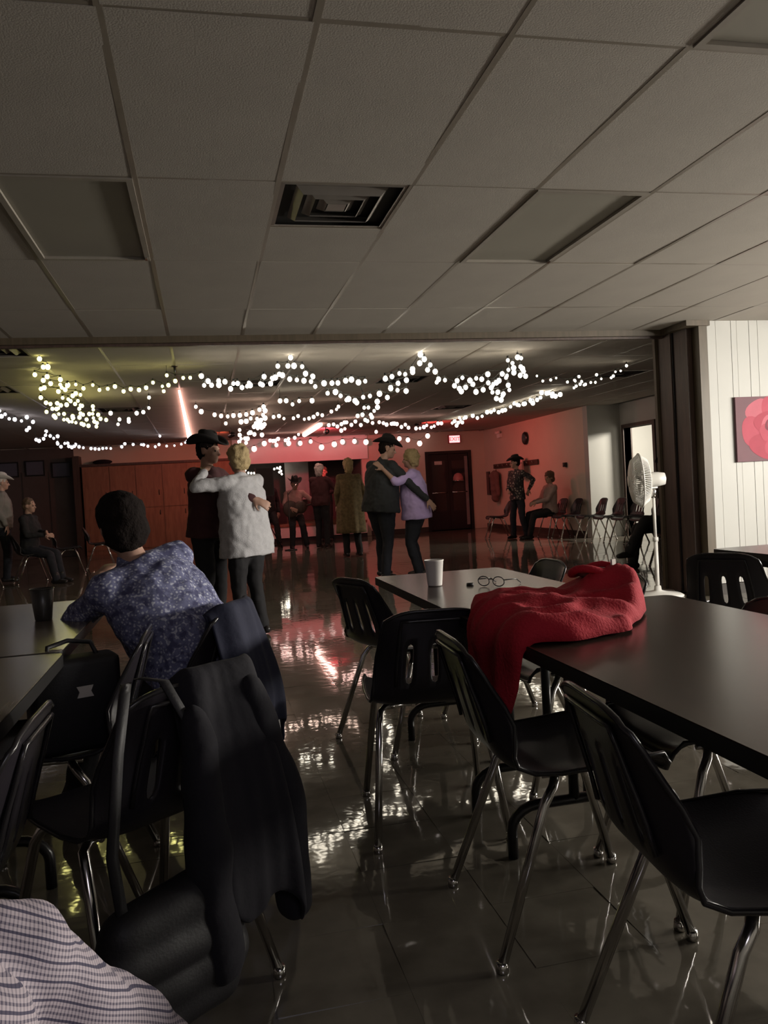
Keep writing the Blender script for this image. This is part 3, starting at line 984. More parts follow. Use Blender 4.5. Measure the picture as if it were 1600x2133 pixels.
GN = 'black stacking chairs around the near tables'
chair('black stacking chair turned with its slotted back to us, red sweater sleeve touching it', 0.717, 2.71, -7, GN)
chair('black stacking chair pulled up to the long dark table behind the red sweater', 0.88, 1.98, -92, GN)
chair('black stacking chair nearest to us at the long dark table, cut by the frame', 0.935, 1.30, -96, GN)
chair('black stacking chair with a light-catching back at the far small table', 0.87, 3.62, -66, GN)
chair('black stacking chair whose back top peeks over the far small table', 1.34, 3.62, 92, GN)
chair('black stacking chair on the far side peeking out behind the red sweater', 1.34, 2.92, 88, GN)
chair('black stacking chair on the far side at the frame edge of the long table', 1.34, 2.02, 90, GN)
chair('black stacking chair with slotted back standing by the table under the rose picture', 2.55, 3.50, -50, GN)
chair('black stacking chair on the far side, low at the frame edge under the table', 1.40, 1.22, 90, GN)
chair('black stacking chair under the seated woman in the floral blouse', -0.17, 3.0, 62, GN)
chair('black stacking chair in profile holding the black handbag', -0.48, 2.58, 88, GN)
chair('black stacking chair carrying the big dark coat', -0.215, 2.0, 36, GN)
chair('black stacking chair at the left frame edge, back tucked against the table', -0.62, 1.64, 88, GN)
chair('black stacking chair under the person in the checked shirt', -0.20, 0.36, 28, GN)

GW = 'black stacking chairs lined up along the hall side wall'
for k, (x, y, lab) in enumerate(((6.98, 13.75, 'second from the bright wall return'), (7.02, 13.15, 'third in the row from the bright wall return'), (7.05, 12.55, 'fourth in the row, before the doorway'), (7.06, 11.95, 'fifth in the row, behind the fan'), (6.85, 14.5, 'first, against the bright wall return'), (6.85, 15.15, 'holding the seated dim person'))):
    chair('black stacking chair by the doorway, ' + lab, x, y, 90 + (k % 3 - 1) * 4, GW)
chair('black stacking chair under the person in boots beside the partition', 5.66, 8.95, 90, GW)
chair('black stacking chair beside the man in the patterned shirt', 5.95, 15.9, 80, GW)
GL = 'black stacking chairs in the dark at the far side of the hall'
for k, (x, y, d) in enumerate(((-2.65, 13.4, -70), (-2.3, 14.6, -80), (-3.3, 13.0, -60), (-1.9, 15.6, -85))):
    chair('black stacking chair in the dark ' + ['with the seated dim person', 'behind the woman in the floral blouse', 'beside the standing person in a pale shirt', 'nearest the closets'][k], x, y, d, GL)

# ------------------------------------------------------------------ tables


def table(label, x0, x1, y0, y1, top, group='long folding tables', inset=0.15):
    cx, cy = (x0 + x1) / 2, (y0 + y1) / 2
    t = thing('folding_table', label, 'table', (cx, cy, 0), 0, group)
    hx, hy = (x1 - x0) / 2, (y1 - y0) / 2
    r = 0.03
    poly = []
    for sx, sy, a0 in ((1, 1, 0), (-1, 1, 90), (-1, -1, 180), (1, -1, 270)):
        for q in range(5):
            a = math.radians(a0 + 22.5 * q)
            poly.append((sx * (hx - r) + r * math.cos(a), sy * (hy - r) + r * math.sin(a)))
    obj('tabletop', MB().prism([(x * 0.995, y * 0.998) for x, y in poly], 0.716, 0.740), top, t, smooth=False)
    ring = [(x, y, 0.725) for x, y in poly]
    mb = MB()
    n = len(poly)
    vs = [(x, y, z) for z in (0.706, 0.7385) for x, y in poly] + [(x * 0.97, y * 0.985, z) for z in (0.706, 0.7385) for x, y in poly]
    fs = []
    for i in range(n):
        j = (i + 1) % n
        fs += [(i, j, n + j, n + i), (2 * n + i, 3 * n + i, 3 * n + j, 2 * n + j), (i, 2 * n + i, 2 * n + j, j)]
    mb.add(vs, fs)
    obj('edge_band', mb, M_BLACK_EDGE, t, smooth=False)
    mb = MB()
    for s in (-1, 1):
        obj('under_rail', MB().box((s * (hx - 0.09), 0, 0.685), (0.025, 2 * hy - 0.2, 0.045)), M_BLACK_METAL, t, smooth=False)
    for s in (-1, 1):
        yy = s * (hy - inset)
        w_ = hx - 0.10
        path = [(-w_, yy, 0.0), (-w_, yy, 0.07)]
        for q in range(6):
            a = PI - PI / 2 * q / 5
            path.append((-w_ + 0.09 + 0.09 * math.cos(a), yy, 0.085 + 0.07 * math.sin(a)))
        path += [(-x_, y_, z_) for x_, y_, z_ in path[::-1]]
        lg = obj('leg_frame', MB().tube(path, 0.016, 10), M_BLACK_METAL, t)
        obj('post', MB().tube([(-0.07, yy, 0.15), (-0.07, yy, 0.69)], 0.016, 10), M_BLACK_METAL, lg)
        obj('post', MB().tube([(0.07, yy, 0.15), (0.07, yy, 0.69)], 0.016, 10), M_BLACK_METAL, lg)
    return t


table('long dark wood-grain table in front, where the red sweater lies', 0.76, 1.52, 0.62, 2.46, 'table_laminate')
table('small far table holding the white foam cup and eyeglasses', 0.76, 1.38, 2.48, 3.72, 'table_laminate', inset=0.17)
table('near table at the left frame edge with yellowish sheen', -1.17, -0.41, 0.62, 2.42, 'table_laminate_lit')
table('far table where the floral-bloused woman rests her elbow', -1.17, -0.42, 2.44, 3.74, 'table_laminate_lit')
table('dark table standing by the cream wall under the rose picture', 2.60, 3.36, 1.95, 3.78, 'table_laminate')

# ------------------------------------------------------------------ small things on the tables
t = thing('foam_cup', 'white foam drinking cup standing on the far small table', 'cup', (0.91, 3.20, 0.74))
obj('wall', MB().lathe([(0.001, 0.003), (0.027, 0.003), (0.028, 0.0), (0.030, 0.006), (0.039, 0.102), (0.041, 0.104), (0.041, 0.108), (0.038, 0.108), (0.030, 0.02), (0.001, 0.012)], 28, cap=False), M_FOAM, t)
obj('rim', MB().tube([(0.0395 * math.cos(a * PI / 12), 0.0395 * math.sin(a * PI / 12), 0.107) for a in range(24)], 0.002, 6, closed=True), M_FOAM, t)
t = thing('plastic_cup', 'dark translucent plastic cup on the table before the floral-bloused woman', 'cup', (-0.60, 3.16, 0.74))
obj('wall', MB().lathe([(0.001, 0.003), (0.028, 0.0), (0.030, 0.004), (0.042, 0.115), (0.040, 0.116), (0.029, 0.01), (0.001, 0.006)], 24, cap=False), M_CUP_DARK, t)
obj('rim', MB().tube([(0.042 * math.cos(a * PI / 12), 0.042 * math.sin(a * PI / 12), 0.116) for a in range(24)], 0.0022, 6, closed=True), M_CUP_DARK, t)
t = thing('eyeglasses', 'pair of thin eyeglasses lying on the far small table', 'eyeglasses', (1.09, 3.02, 0.742), -0.9)
for s in (-1, 1):
    rim = [(s * 0.034 + 0.026 * math.cos(a * PI / 8), 0.0, 0.021 + 0.019 * math.sin(a * PI / 8)) for a in range(16)]
    lf = obj('rim', MB().tube(rim, 0.0022, 6, closed=True), M_BLACK_METAL, t)
    obj('temple', MB().tube([(s * 0.06, 0.0, 0.028), (s * 0.062, 0.09, 0.022), (s * 0.058, 0.13, 0.002)], 0.0022, 6), M_BLACK_METAL, t)
obj('bridge', MB().tube([(-0.009, 0, 0.028), (0, 0.002, 0.033), (0.009, 0, 0.028)], 0.002, 6), M_BLACK_METAL, t)
tag(obj('bottle_cap', MB().lathe([(0.001, 0.012), (0.014, 0.011), (0.016, 0.0), (0.001, 0.001)], 14, cap=False), M_BLACK_METAL, loc=(1.035, 3.12, 0.74)), 'small dark bottle cap beside the eyeglasses', 'bottle cap')

# red sweater: body crumpled on the table, sleeve hanging over the edge
t = thing('red_sweater', 'crumpled red knit sweater thrown over the table edge', 'sweater', (1.0, 2.15, 0.74))
O = Vector((1.0, 2.15, 0.74))
POLY = [(0.56, 1.98), (0.53, 2.08), (0.62, 2.20), (0.75, 2.24), (0.80, 2.42), (1.0, 2.40), (1.15, 2.46), (1.30, 2.50), (1.35, 2.38), (1.25, 2.15), (1.06, 1.91), (0.88, 1.85), (0.76, 1.88), (0.64, 1.92)]


def poly_dist(x, y):
    """signed distance to the sweater outline, positive inside"""
    d = 9.0
    inside = False
    n = len(POLY)
    for i in range(n):
        x0, y0 = POLY[i]
        x1, y1 = POLY[(i + 1) % n]
        dx, dy = x1 - x0, y1 - y0
        q = max(0.0, min(1.0, ((x - x0) * dx + (y - y0) * dy) / (dx * dx + dy * dy)))
        d = min(d, math.hypot(x - x0 - q * dx, y - y0 - q * dy))
        if (y0 > y) != (y1 > y) and x < x0 + (y - y0) / (y1 - y0) * dx:
            inside = not inside
    return d if inside else -d


na_, nr_ = 120, 34
ctr = Vector((0.93, 2.13, 0))
gv = []
for i in range(na_):
    th = 2 * PI * i / na_
    dx, dy = math.cos(th), math.sin(th)
    lo, hi = 0.0, 0.8
    for _ in range(22):
        mid = (lo + hi) / 2
        if poly_dist(ctr.x + dx * mid, ctr.y + dy * mid) > 0:
            lo = mid
        else:
            hi = mid
    R_ = lo * (1 + 0.05 * noise.noise(Vector((dx * 2.5, dy * 2.5, 0.4))))
    for j in range(nr_):
        rr = R_ * (j / (nr_ - 1)) ** 0.8
        sx, yy = ctr.x + dx * rr, ctr.y + dy * rr
        mk = max(0.0, min(1.0, (R_ - rr) / 0.045))
        mk = math.sqrt(mk * (2 - mk))
        w1_ = 1 - abs(noise.noise(Vector((sx * 5.5 + yy * 5, yy * 9 - sx * 3, 1.3)))) * 1.6
        w2_ = noise.noise(Vector((sx * 17, yy * 13, 4.1)))
        h_ = mk * (0.030 + 0.040 * w1_ + 0.012 * w2_)
        h_ += mk * 0.075 * math.exp(-(((sx - 1.22) / 0.10) ** 2 + ((yy - 2.28) / 0.13) ** 2))
        h_ += mk * 0.022 * math.exp(-(((sx - 0.86) / 0.12) ** 2 + ((yy - 2.2) / 0.14) ** 2))
        if sx >= 0.79:
            p = (sx, yy, 0.742 + h_)
        else:
            q = (0.79 - sx)
            a = min(PI / 2, q / 0.03)
            drop = 0.0 if q < 0.047 else q - 0.047
            p = (0.79 - 0.034 * math.sin(a) - h_ * math.sin(a) * 0.6, yy, 0.742 - 0.03 * (1 - math.cos(a)) - drop + h_ * math.cos(a))
        gv.append(Vector(p) - O)
fs = []
for i in range(na_):
    k = (i + 1) % na_
    for j in range(nr_ - 1):
        fs.append((i * nr_ + j, i * nr_ + j + 1, k * nr_ + j + 1, k * nr_ + j))
me = bake(MB().add(gv, fs).mesh('knit_body'), [('SOLIDIFY', dict(thickness=0.006, offset=1.0)), ('SMOOTH', dict(factor=0.5, iterations=3))])
link('knit_body', me, M_RED_KNIT, t)
cl = MB().tube([Vector((1.17 + 0.07 * math.cos(a), 2.31 + 0.05 * math.sin(a), 0.862 + 0.012 * math.sin(2 * a))) - O for a in [q * PI / 8 for q in range(16)]], 0.012, 8, closed=True)
obj('collar', cl, M_RED_KNIT, t)
obj('neck_label', MB().box(Vector((1.235, 2.30, 0.884)) - O, (0.02, 0.006, 0.018), Matrix.Rotation(0.5, 3, 'Z')), M_TAG, t, smooth=False)
mb = MB().ell(Vector((1.18, 2.31, 0.853)) - O, (Vector((1, 0, 0)), Vector((0, 1, 0)), Vector((0, 0, 1))), (0.06, 0.04, 0.018))
obj('inner_lining', mb, mat('dark_lining', (0.10, 0.05, 0.04), 0.9), t)


def coat(name, label, cat, x, y, deg, m, halfw, front_z, bottom, seed, flare=0.05, xoff=0.0):
    """garment hung over a chair back: short in front, long behind, free edges waving"""
    t = thing(name, label, cat, (x, y, 0.0), math.radians(deg))
    r = random.Random(seed)
    nu, nv = 30, 34
    vs = []
    for i in range(nv):
        s = i / (nv - 1)
        for k in range(nu):
            u = -1 + 2 * k / (nu - 1)
            zb = bottom(u)
            if s < 0.28:
                q = s / 0.28
                z = front_z + (0.785 - front_z) * q
                yy = -0.20 - 0.075 * q
                w_ = halfw * (0.85 + 0.05 * q)
            elif s < 0.36:
                q = (s - 0.28) / 0.08
                z = 0.785 + 0.012 * math.sin(PI * q)
                yy = -0.275 - 0.045 * q
                w_ = halfw * 0.9
            else:
                q = (s - 0.36) / 0.64
                z = 0.785 - (0.785 - zb) * q
                yy = -0.322 - 0.05 * math.sin(q * 2.2) - flare * q
                w_ = halfw * (0.9 + 0.2 * q)
            drop = max(0, abs(u) - 0.72) * 0.22 * (1 if s > 0.2 else 0)
            fold = 0.022 * noise.noise(Vector((u * 2.2 + seed, s * 1.1, seed))) * (0.4 + s) + 0.008 * noise.noise(Vector((u * 5, s * 3, seed + 3)))
            bx = w_ * u + xoff
            wrap = 0.05 * max(0, abs(u) - 0.55) / 0.45
            vs.append((bx, yy + fold + wrap * (1 if s > 0.3 else 0.3), z - drop * 0.5))
    fs = [(i * nu + k, i * nu + k + 1, (i + 1) * nu + k + 1, (i + 1) * nu + k) for i in range(nv - 1) for k in range(nu - 1)]
    me = bake(MB().add(vs, fs).mesh('cloth'), [('SOLIDIFY', dict(thickness=0.012, offset=1.0)), ('SUBSURF', dict(levels=1, render_levels=1))])
    link('cloth', me, m, t)
    return t


t = coat('dark_coat', 'big dark coat draped over a chair back, sleeve hanging towards the aisle floor', 'coat', -0.215, 2.0, 36, M_DARK_COAT, 0.135, 0.50, lambda u: 0.28 - 0.05 * u + 0.03 * math.sin(5 * u), 2, 0.05, 0.065)
mb = MB()
mb.cap((0.12, -0.32, 0.73), 0.035, (0.18, -0.35, 0.48), 0.05).cap((0.18, -0.35, 0.48), 0.05, (0.20, -0.34, 0.22), 0.048)
blob('sleeve', mb, M_DARK_COAT, t, 0.012, smooth=10, disp=(0.010, 7))
mb = MB()
mb.cap((-0.04, -0.34, 0.70), 0.035, (-0.05, -0.38, 0.42), 0.05).cap((-0.05, -0.38, 0.42), 0.05, (-0.04, -0.38, 0.20), 0.05)
blob('sleeve', mb, M_DARK_COAT, t, 0.012, smooth=10, disp=(0.010, 7))
coat('navy_coat', 'navy blue coat hung over the chair of the floral-bloused woman', 'coat', -0.17, 3.0, 62, M_NAVY_COAT, 0.17, 0.55, lambda u: 0.30 + 0.05 * math.sin(4 * u), 5)

# shoulder bag on the floor side of the coat chair, hung by its strap
t = thing('shoulder_bag', 'black shoulder bag hanging by long straps below the dark coat', 'bag', (-0.115, 1.63, 0.0), math.radians(36))
mb = MB()
mb.cap((-0.10, 0, 0.16), 0.05, (0.10, 0, 0.16), 0.05).cap((-0.12, 0, 0.22), 0.06, (0.12, 0, 0.22), 0.06).cap((-0.10, 0, 0.34), 0.05, (0.10, 0, 0.36), 0.05).cap((-0.11, 0, 0.28), 0.06, (0.11, 0, 0.28), 0.06)
blob('pouch', mb, M_LEATHER, t, 0.010, smooth=14, disp=(0.004, 8))
for s, q in ((-1, 0.0), (1, 0.02)):
    pth = [(s * 0.10, q, 0.36), (s * 0.12, q - 0.01, 0.50), (s * 0.09, q, 0.68), (s * 0.05, q + 0.03, 0.785), (s * 0.02, q + 0.075, 0.792)]
    mb = MB()
    wv = 0.011
    vs = [(x + d, y, z) for x, y, z in pth for d in (-wv, wv)] + [(x + d, y - 0.006, z) for x, y, z in pth for d in (-wv, wv)]
    n = len(pth)
    fs = []
    for i in range(n - 1):
        a = 2 * i
        fs += [(a, a + 1, a + 3, a + 2), (2 * n + a, 2 * n + a + 2, 2 * n + a + 3, 2 * n + a + 1), (a, a + 2, 2 * n + a + 2, 2 * n + a), (a + 1, 2 * n + a + 1, 2 * n + a + 3, a + 3)]
    obj('strap', mb.add(vs, fs), M_LEATHER, t)

# black handbag upright on a chair seat
t = thing('handbag', 'black square handbag with a pale tag standing on the profile chair', 'handbag', (-0.40, 2.47, 0.447), 0.35)
mb = MB().box((0, 0, 0.135), (0.25, 0.11, 0.27))
me = bake(mb.mesh('bag_body'), [('BEVEL', dict(width=0.02, segments=3))])
link('bag_body', me, M_LEATHER, t)
obj('tag', MB().prism([(-0.024, -0.016), (0.022, -0.016), (0.015, 0.0), (0.022, 0.016), (-0.024, 0.016), (-0.017, 0.0)], -0.002, 0.002), M_TAG, t, smooth=False, loc=(0.02, -0.058, 0.175), rot=(PI / 2, 0, 0))
obj('handle', MB().tube([(-0.07, 0, 0.265), (-0.06, 0.03, 0.30), (0.0, 0.05, 0.31), (0.06, 0.03, 0.30), (0.07, 0, 0.265)], 0.007, 8), M_LEATHER, t)

# ------------------------------------------------------------------ pedestal fan, turned towards the dance floor
FX, FY = 4.12, 6.84
t = thing('pedestal_fan', 'white pedestal fan standing in front of the folded partition', 'fan', (FX, FY, 0))
obj('base', MB().lathe([(0.001, 0.0), (0.23, 0.0), (0.235, 0.012), (0.21, 0.028), (0.09, 0.045), (0.035, 0.06), (0.03, 0.10), (0.001, 0.10)], 36, cap=False), M_FAN, t)
obj('pole', MB().tube([(0, 0, 0.05), (0, 0, 0.52)], 0.019, 14).tube([(0, 0, 0.52), (0, 0, 0.56)], 0.026, 14).tube([(0, 0, 0.56), (0, 0, 0.98)], 0.014, 14), M_FAN, t)
obj('collar', MB().lathe([(0.02, 0.93), (0.03, 0.95), (0.03, 1.0), (0.018, 1.03)], 16), M_CHROME, t)
hub = Vector((-0.10, -0.01, 1.10))
ax = Vector((-0.93, 0.36, -0.03)).normalized()
RF = ax.to_track_quat('Z', 'Y').to_matrix()


def fpt(r, a, d):
    return hub + RF @ Vector((r * math.cos(a), r * math.sin(a), d))


motor = obj('motor', MB().lathe([(0.02, -0.20), (0.055, -0.19), (0.068, -0.12), (0.07, -0.04), (0.05, 0.0)], 20, c=hub, R=RF), M_FAN, t)
obj('switch_box', MB().box((0.0, 0.0, 1.055), (0.06, 0.06, 0.07)), M_FAN, t, smooth=False)
obj('tilt_knob', MB().lathe([(0.018, 0.0), (0.018, 0.03)], 12, c=(0.0, -0.06, 1.065), R=Matrix.Rotation(PI / 2, 3, 'X')), M_CHROME, motor)
for nm, depth, dirn in (('rear_guard', -0.005, -1), ('front_guard', 0.075, 1)):
    mb = MB()
    R_ = 0.248
    for q in range(84):
        a = 2 * PI * q / 84
        mb.tube([fpt(0.05, a, depth + dirn * 0.055), fpt(0.12, a, depth + dirn * 0.048), fpt(0.195, a, depth + dirn * 0.028), fpt(R_, a, 0.035)], 0.0042, 4, caps=False)
    for rr, dd in ((0.05, 0.055), (0.10, 0.05), (0.15, 0.042), (0.195, 0.028)):
        mb.tube([fpt(rr, 2 * PI * q / 32, depth + dirn * dd) for q in range(32)], 0.0022, 5, closed=True)
    o = obj(nm, mb, M_FAN, t)
obj('guard_ring', MB().tube([fpt(0.25, 2 * PI * q / 40, 0.035) for q in range(40)], 0.008, 8, closed=True), M_FAN, t)
obj('badge', MB().lathe([(0.001, 0.0), (0.055, 0.0), (0.05, 0.012), (0.001, 0.014)], 20, c=fpt(0, 0, 0.13), R=RF, cap=False), M_FAN, t)
for q in range(3):
    a0 = q * 2 * PI / 3
    vs = []
    for i in range(7):
        r_ = 0.04 + 0.165 * i / 6
        for s, dd in ((-1, -0.022), (1, 0.022)):
            wv = 0.35 + 0.35 * math.sin(PI * min(1, i / 6 + 0.15))
            vs.append(fpt(r_, a0 + s * wv, 0.035 + dd))
    fs = [(2 * i, 2 * i + 1, 2 * i + 3, 2 * i + 2) for i in range(6)]
    me = bake(MB().add(vs, fs).mesh('blade'), [('SOLIDIFY', dict(thickness=0.004))])
    link('blade', me, mat('fan_blade', (0.6, 0.58, 0.55), 0.4), t)

# ------------------------------------------------------------------ band gear
t = thing('loudspeaker', 'black loudspeaker on a pole stand at the stage opening', 'loudspeaker', (1.28, 17.3, 0))
obj('cabinet', MB().box((0, 0, 1.45), (0.36, 0.34, 0.60)), M_BLACK_EDGE, t, smooth=False)
obj('grille', MB().box((0, -0.175, 1.45), (0.32, 0.012, 0.56)), M_VENT_DARK, t, smooth=False)
obj('pole', MB().tube([(0, 0, 0.35), (0, 0, 1.15)], 0.018), M_BLACK_METAL, t)
for q in range(3):
    a = q * 2 * PI / 3 + 0.4
    obj('leg', MB().tube([(0, 0, 0.62), (0.34 * math.cos(a), 0.34 * math.sin(a), 0.012)], 0.012), M_BLACK_METAL, t)
t = thing('amplifier', 'black combo amplifier standing on the stage deck', 'amplifier', (1.75, 20.6, 0.42))
obj('cabinet', MB().box((0, 0, 0.27), (0.55, 0.28, 0.52)), M_BLACK_EDGE, t, smooth=False)
obj('grille', MB().box((0, -0.145, 0.22), (0.50, 0.01, 0.36)), M_VENT_DARK, t, smooth=False)
obj('handle', MB().tube([(-0.1, 0, 0.53), (-0.09, 0, 0.56), (0.09, 0, 0.56), (0.1, 0, 0.53)], 0.01), M_BLACK_METAL, t)
t = thing('microphone_stand', 'thin black microphone stand before the seated guitarist', 'microphone stand', (1.70, 16.7, 0))
obj('base', MB().lathe([(0.001, 0.0), (0.13, 0.0), (0.13, 0.015), (0.02, 0.03), (0.001, 0.03)], 20, cap=False), M_BLACK_METAL, t)
obj('pole', MB().tube([(0, 0, 0.02), (0, 0, 1.2)], 0.009), M_BLACK_METAL, t)
obj('boom', MB().tube([(0, -0.02, 1.15), (0.2, 0.35, 1.33)], 0.007), M_BLACK_METAL, t)
obj('microphone', MB().cap((0.2, 0.35, 1.33), 0.014, (0.225, 0.40, 1.35), 0.026), M_CHROME, t)
t = thing('stool', 'dark stool under the seated guitarist', 'stool', (1.92, 17.45, 0))
obj('seat', MB().lathe([(0.001, 0.60), (0.16, 0.60), (0.17, 0.62), (0.16, 0.645), (0.001, 0.65)], 20, cap=False), M_LEATHER, t)
for q in range(4):
    a = PI / 4 + q * PI / 2
    obj('leg', MB().tube([(0.12 * math.cos(a), 0.12 * math.sin(a), 0.60), (0.20 * math.cos(a), 0.20 * math.sin(a), 0.0)], 0.012), M_BLACK_METAL, t)
obj('foot_ring', MB().tube([(0.175 * math.cos(a * PI / 10), 0.175 * math.sin(a * PI / 10), 0.2) for a in range(20)], 0.008, 6, closed=True), M_BLACK_METAL, t)
t = thing('guitar', 'dark acoustic guitar held by the seated guitarist', 'guitar', (1.92, 17.14, 0.84))
mb = MB()
mb.cap((-0.10, 0, -0.03), 0.0, (-0.10, 0, -0.03), 0.0) if False else None
gb = MB()
A3 = (Vector((1, 0, 0.12)).normalized(), Vector((0, 1, 0)), Vector((-0.12, 0, 1)).normalized())
gb.ell((-0.13, 0, 0.0), A3, (0.17, 0.05, 0.19)).ell((0.08, 0, 0.03), A3, (0.14, 0.05, 0.14))
blob('guitar_body', gb, 'brown_partition', t, 0.014)
obj('neck', MB().tube([(0.18, 0, 0.05), (0.62, -0.02, 0.17)], 0.02, 8), 'brown_partition', t)
obj('headstock', MB().box((0.68, -0.02, 0.185), (0.14, 0.02, 0.07), Matrix.Rotation(-0.26, 3, 'Y')), M_BLACK_EDGE, t, smooth=False)


# ------------------------------------------------------------------ people (all points in world metres)
def ik(a, b, l1, l2, pole):
    """elbow / knee point between a and b, bent towards pole; b pulled in if out of reach"""
    a, b, pole = Vector(a), Vector(b), Vector(pole)
    d = b - a
    L_ = d.length
    mx = (l1 + l2) * 0.995
    if L_ > mx:
        b = a + d * (mx / L_)
        d = b - a
        L_ = mx
    x = (l1 * l1 - l2 * l2 + L_ * L_) / (2 * L_)
    h = math.sqrt(max(0.0, l1 * l1 - x * x))
    t = d / L_
    p = pole - t * pole.dot(t)
    if p.length < 1e-5:
        p = t.orthogonal()
    return a + t * x + p.normalized() * h, b


def hand_prims(mb, w, d, n, s, side, curl=0.5):
    """palm, four fingers and a thumb; d along the hand, n palm-down normal, side +1/-1 thumb side"""
    d = Vector(d).normalized()
    n = Vector(n)
    n = (n - d * n.dot(d)).normalized()
    sd = d.cross(n) * side
    mb.ell(w + d * 0.05 * s, (sd, n, d), (0.041 * s, 0.017 * s, 0.055 * s), 12, 8)
    mb.cap(w - d * 0.02 * s, 0.026 * s, w + d * 0.02 * s, 0.027 * s, 10)
    for o, ln in ((-0.031, 0.062), (-0.0105, 0.078), (0.0105, 0.082), (0.031, 0.072)):
        b0 = w + d * 0.092 * s + sd * o * s
        d1 = (d * math.cos(curl * 0.6) + n * math.sin(curl * 0.6) + sd * o * 3).normalized()
        d2 = (d * math.cos(curl * 1.5) + n * math.sin(curl * 1.5) + sd * o * 2).normalized()
        b1 = b0 + d1 * ln * 0.5 * s
        b2 = b1 + d2 * ln * 0.5 * s
        mb.cap(b0, 0.0098 * s, b1, 0.0092 * s, 8)
        mb.cap(b1, 0.0092 * s, b2, 0.0078 * s, 8)
    t0 = w + d * 0.028 * s + sd * 0.034 * s
    td = (d * 0.72 + sd * 0.62 + n * 0.25).normalized()
    t1 = t0 + td * 0.042 * s
    t2 = t1 + (td + d * 0.5).normalized() * 0.03 * s
    mb.cap(t0, 0.013 * s, t1, 0.0108 * s, 8)
    mb.cap(t1, 0.0108 * s, t2, 0.0085 * s, 8)


HAT_MESH = None


def hat(parent, m, c, A, s, off, curl=0.055, band=True):
    """cowboy hat: pinched crown and a brim rolled up at the sides; A = right, front, up"""
    seg = 36
    prof = [(0.001, 0.112), (0.04, 0.115), (0.066, 0.122), (0.080, 0.110), (0.088, 0.06), (0.095, 0.02), (0.098, 0.0), (0.118, -0.004), (0.145, -0.003), (0.172, 0.002), (0.190, 0.008)]
    vs = []
    for i, (r, z) in enumerate(prof):
        for k in range(seg):
            a = 2 * PI * k / seg
            x, y = r * math.cos(a) * 0.88, r * math.sin(a) * 1.10
            zz = z
            if i <= 3:
                zz -= 0.030 * math.exp(-(x / 0.022) ** 2) * (1 if i < 3 else 0.4) + 0.02 * max(0, y / 0.09)
            if i >= 7:
                q = (r - 0.098) / 0.092
                zz += curl * q ** 1.6 * (math.cos(a) ** 2) * 1.25 - 0.028 * q * (math.sin(a) ** 2)
            vs.append(c + A[0] * x * s + A[1] * y * s + A[2] * zz * s - off)
    fs = [(i * seg + k, i * seg + (k + 1) % seg, (i + 1) * seg + (k + 1) % seg, (i + 1) * seg + k) for i in range(len(prof) - 1) for k in range(seg)]
    me = bake(MB().add(vs, fs).mesh('hat'), [('SOLIDIFY', dict(thickness=0.005, offset=0.0))])
    h = link('hat', me, m, parent)
    if band:
        vb = []
        for z, r in ((0.002, 0.100), (0.024, 0.0975)):
            for k in range(seg):
                a = 2 * PI * k / seg
                vb.append(c + A[0] * (r * math.cos(a) * 0.89 * s) + A[1] * (r * math.sin(a) * 1.11 * s) + A[2] * z * s - off)
        fb = [(k, (k + 1) % seg, seg + (k + 1) % seg, seg + k) for k in range(seg)]
        obj('hat_band', MB().add(vb, fb), M_LEATHER, h)
    return h


SKIN = mat('skin', (0.46, 0.27, 0.20), 0.55, var=0.06)
M_EYE = mat('eye_dark', (0.03, 0.02, 0.02), 0.2)
M_SHOE = mat('dark_shoe', (0.015, 0.012, 0.012), 0.35)


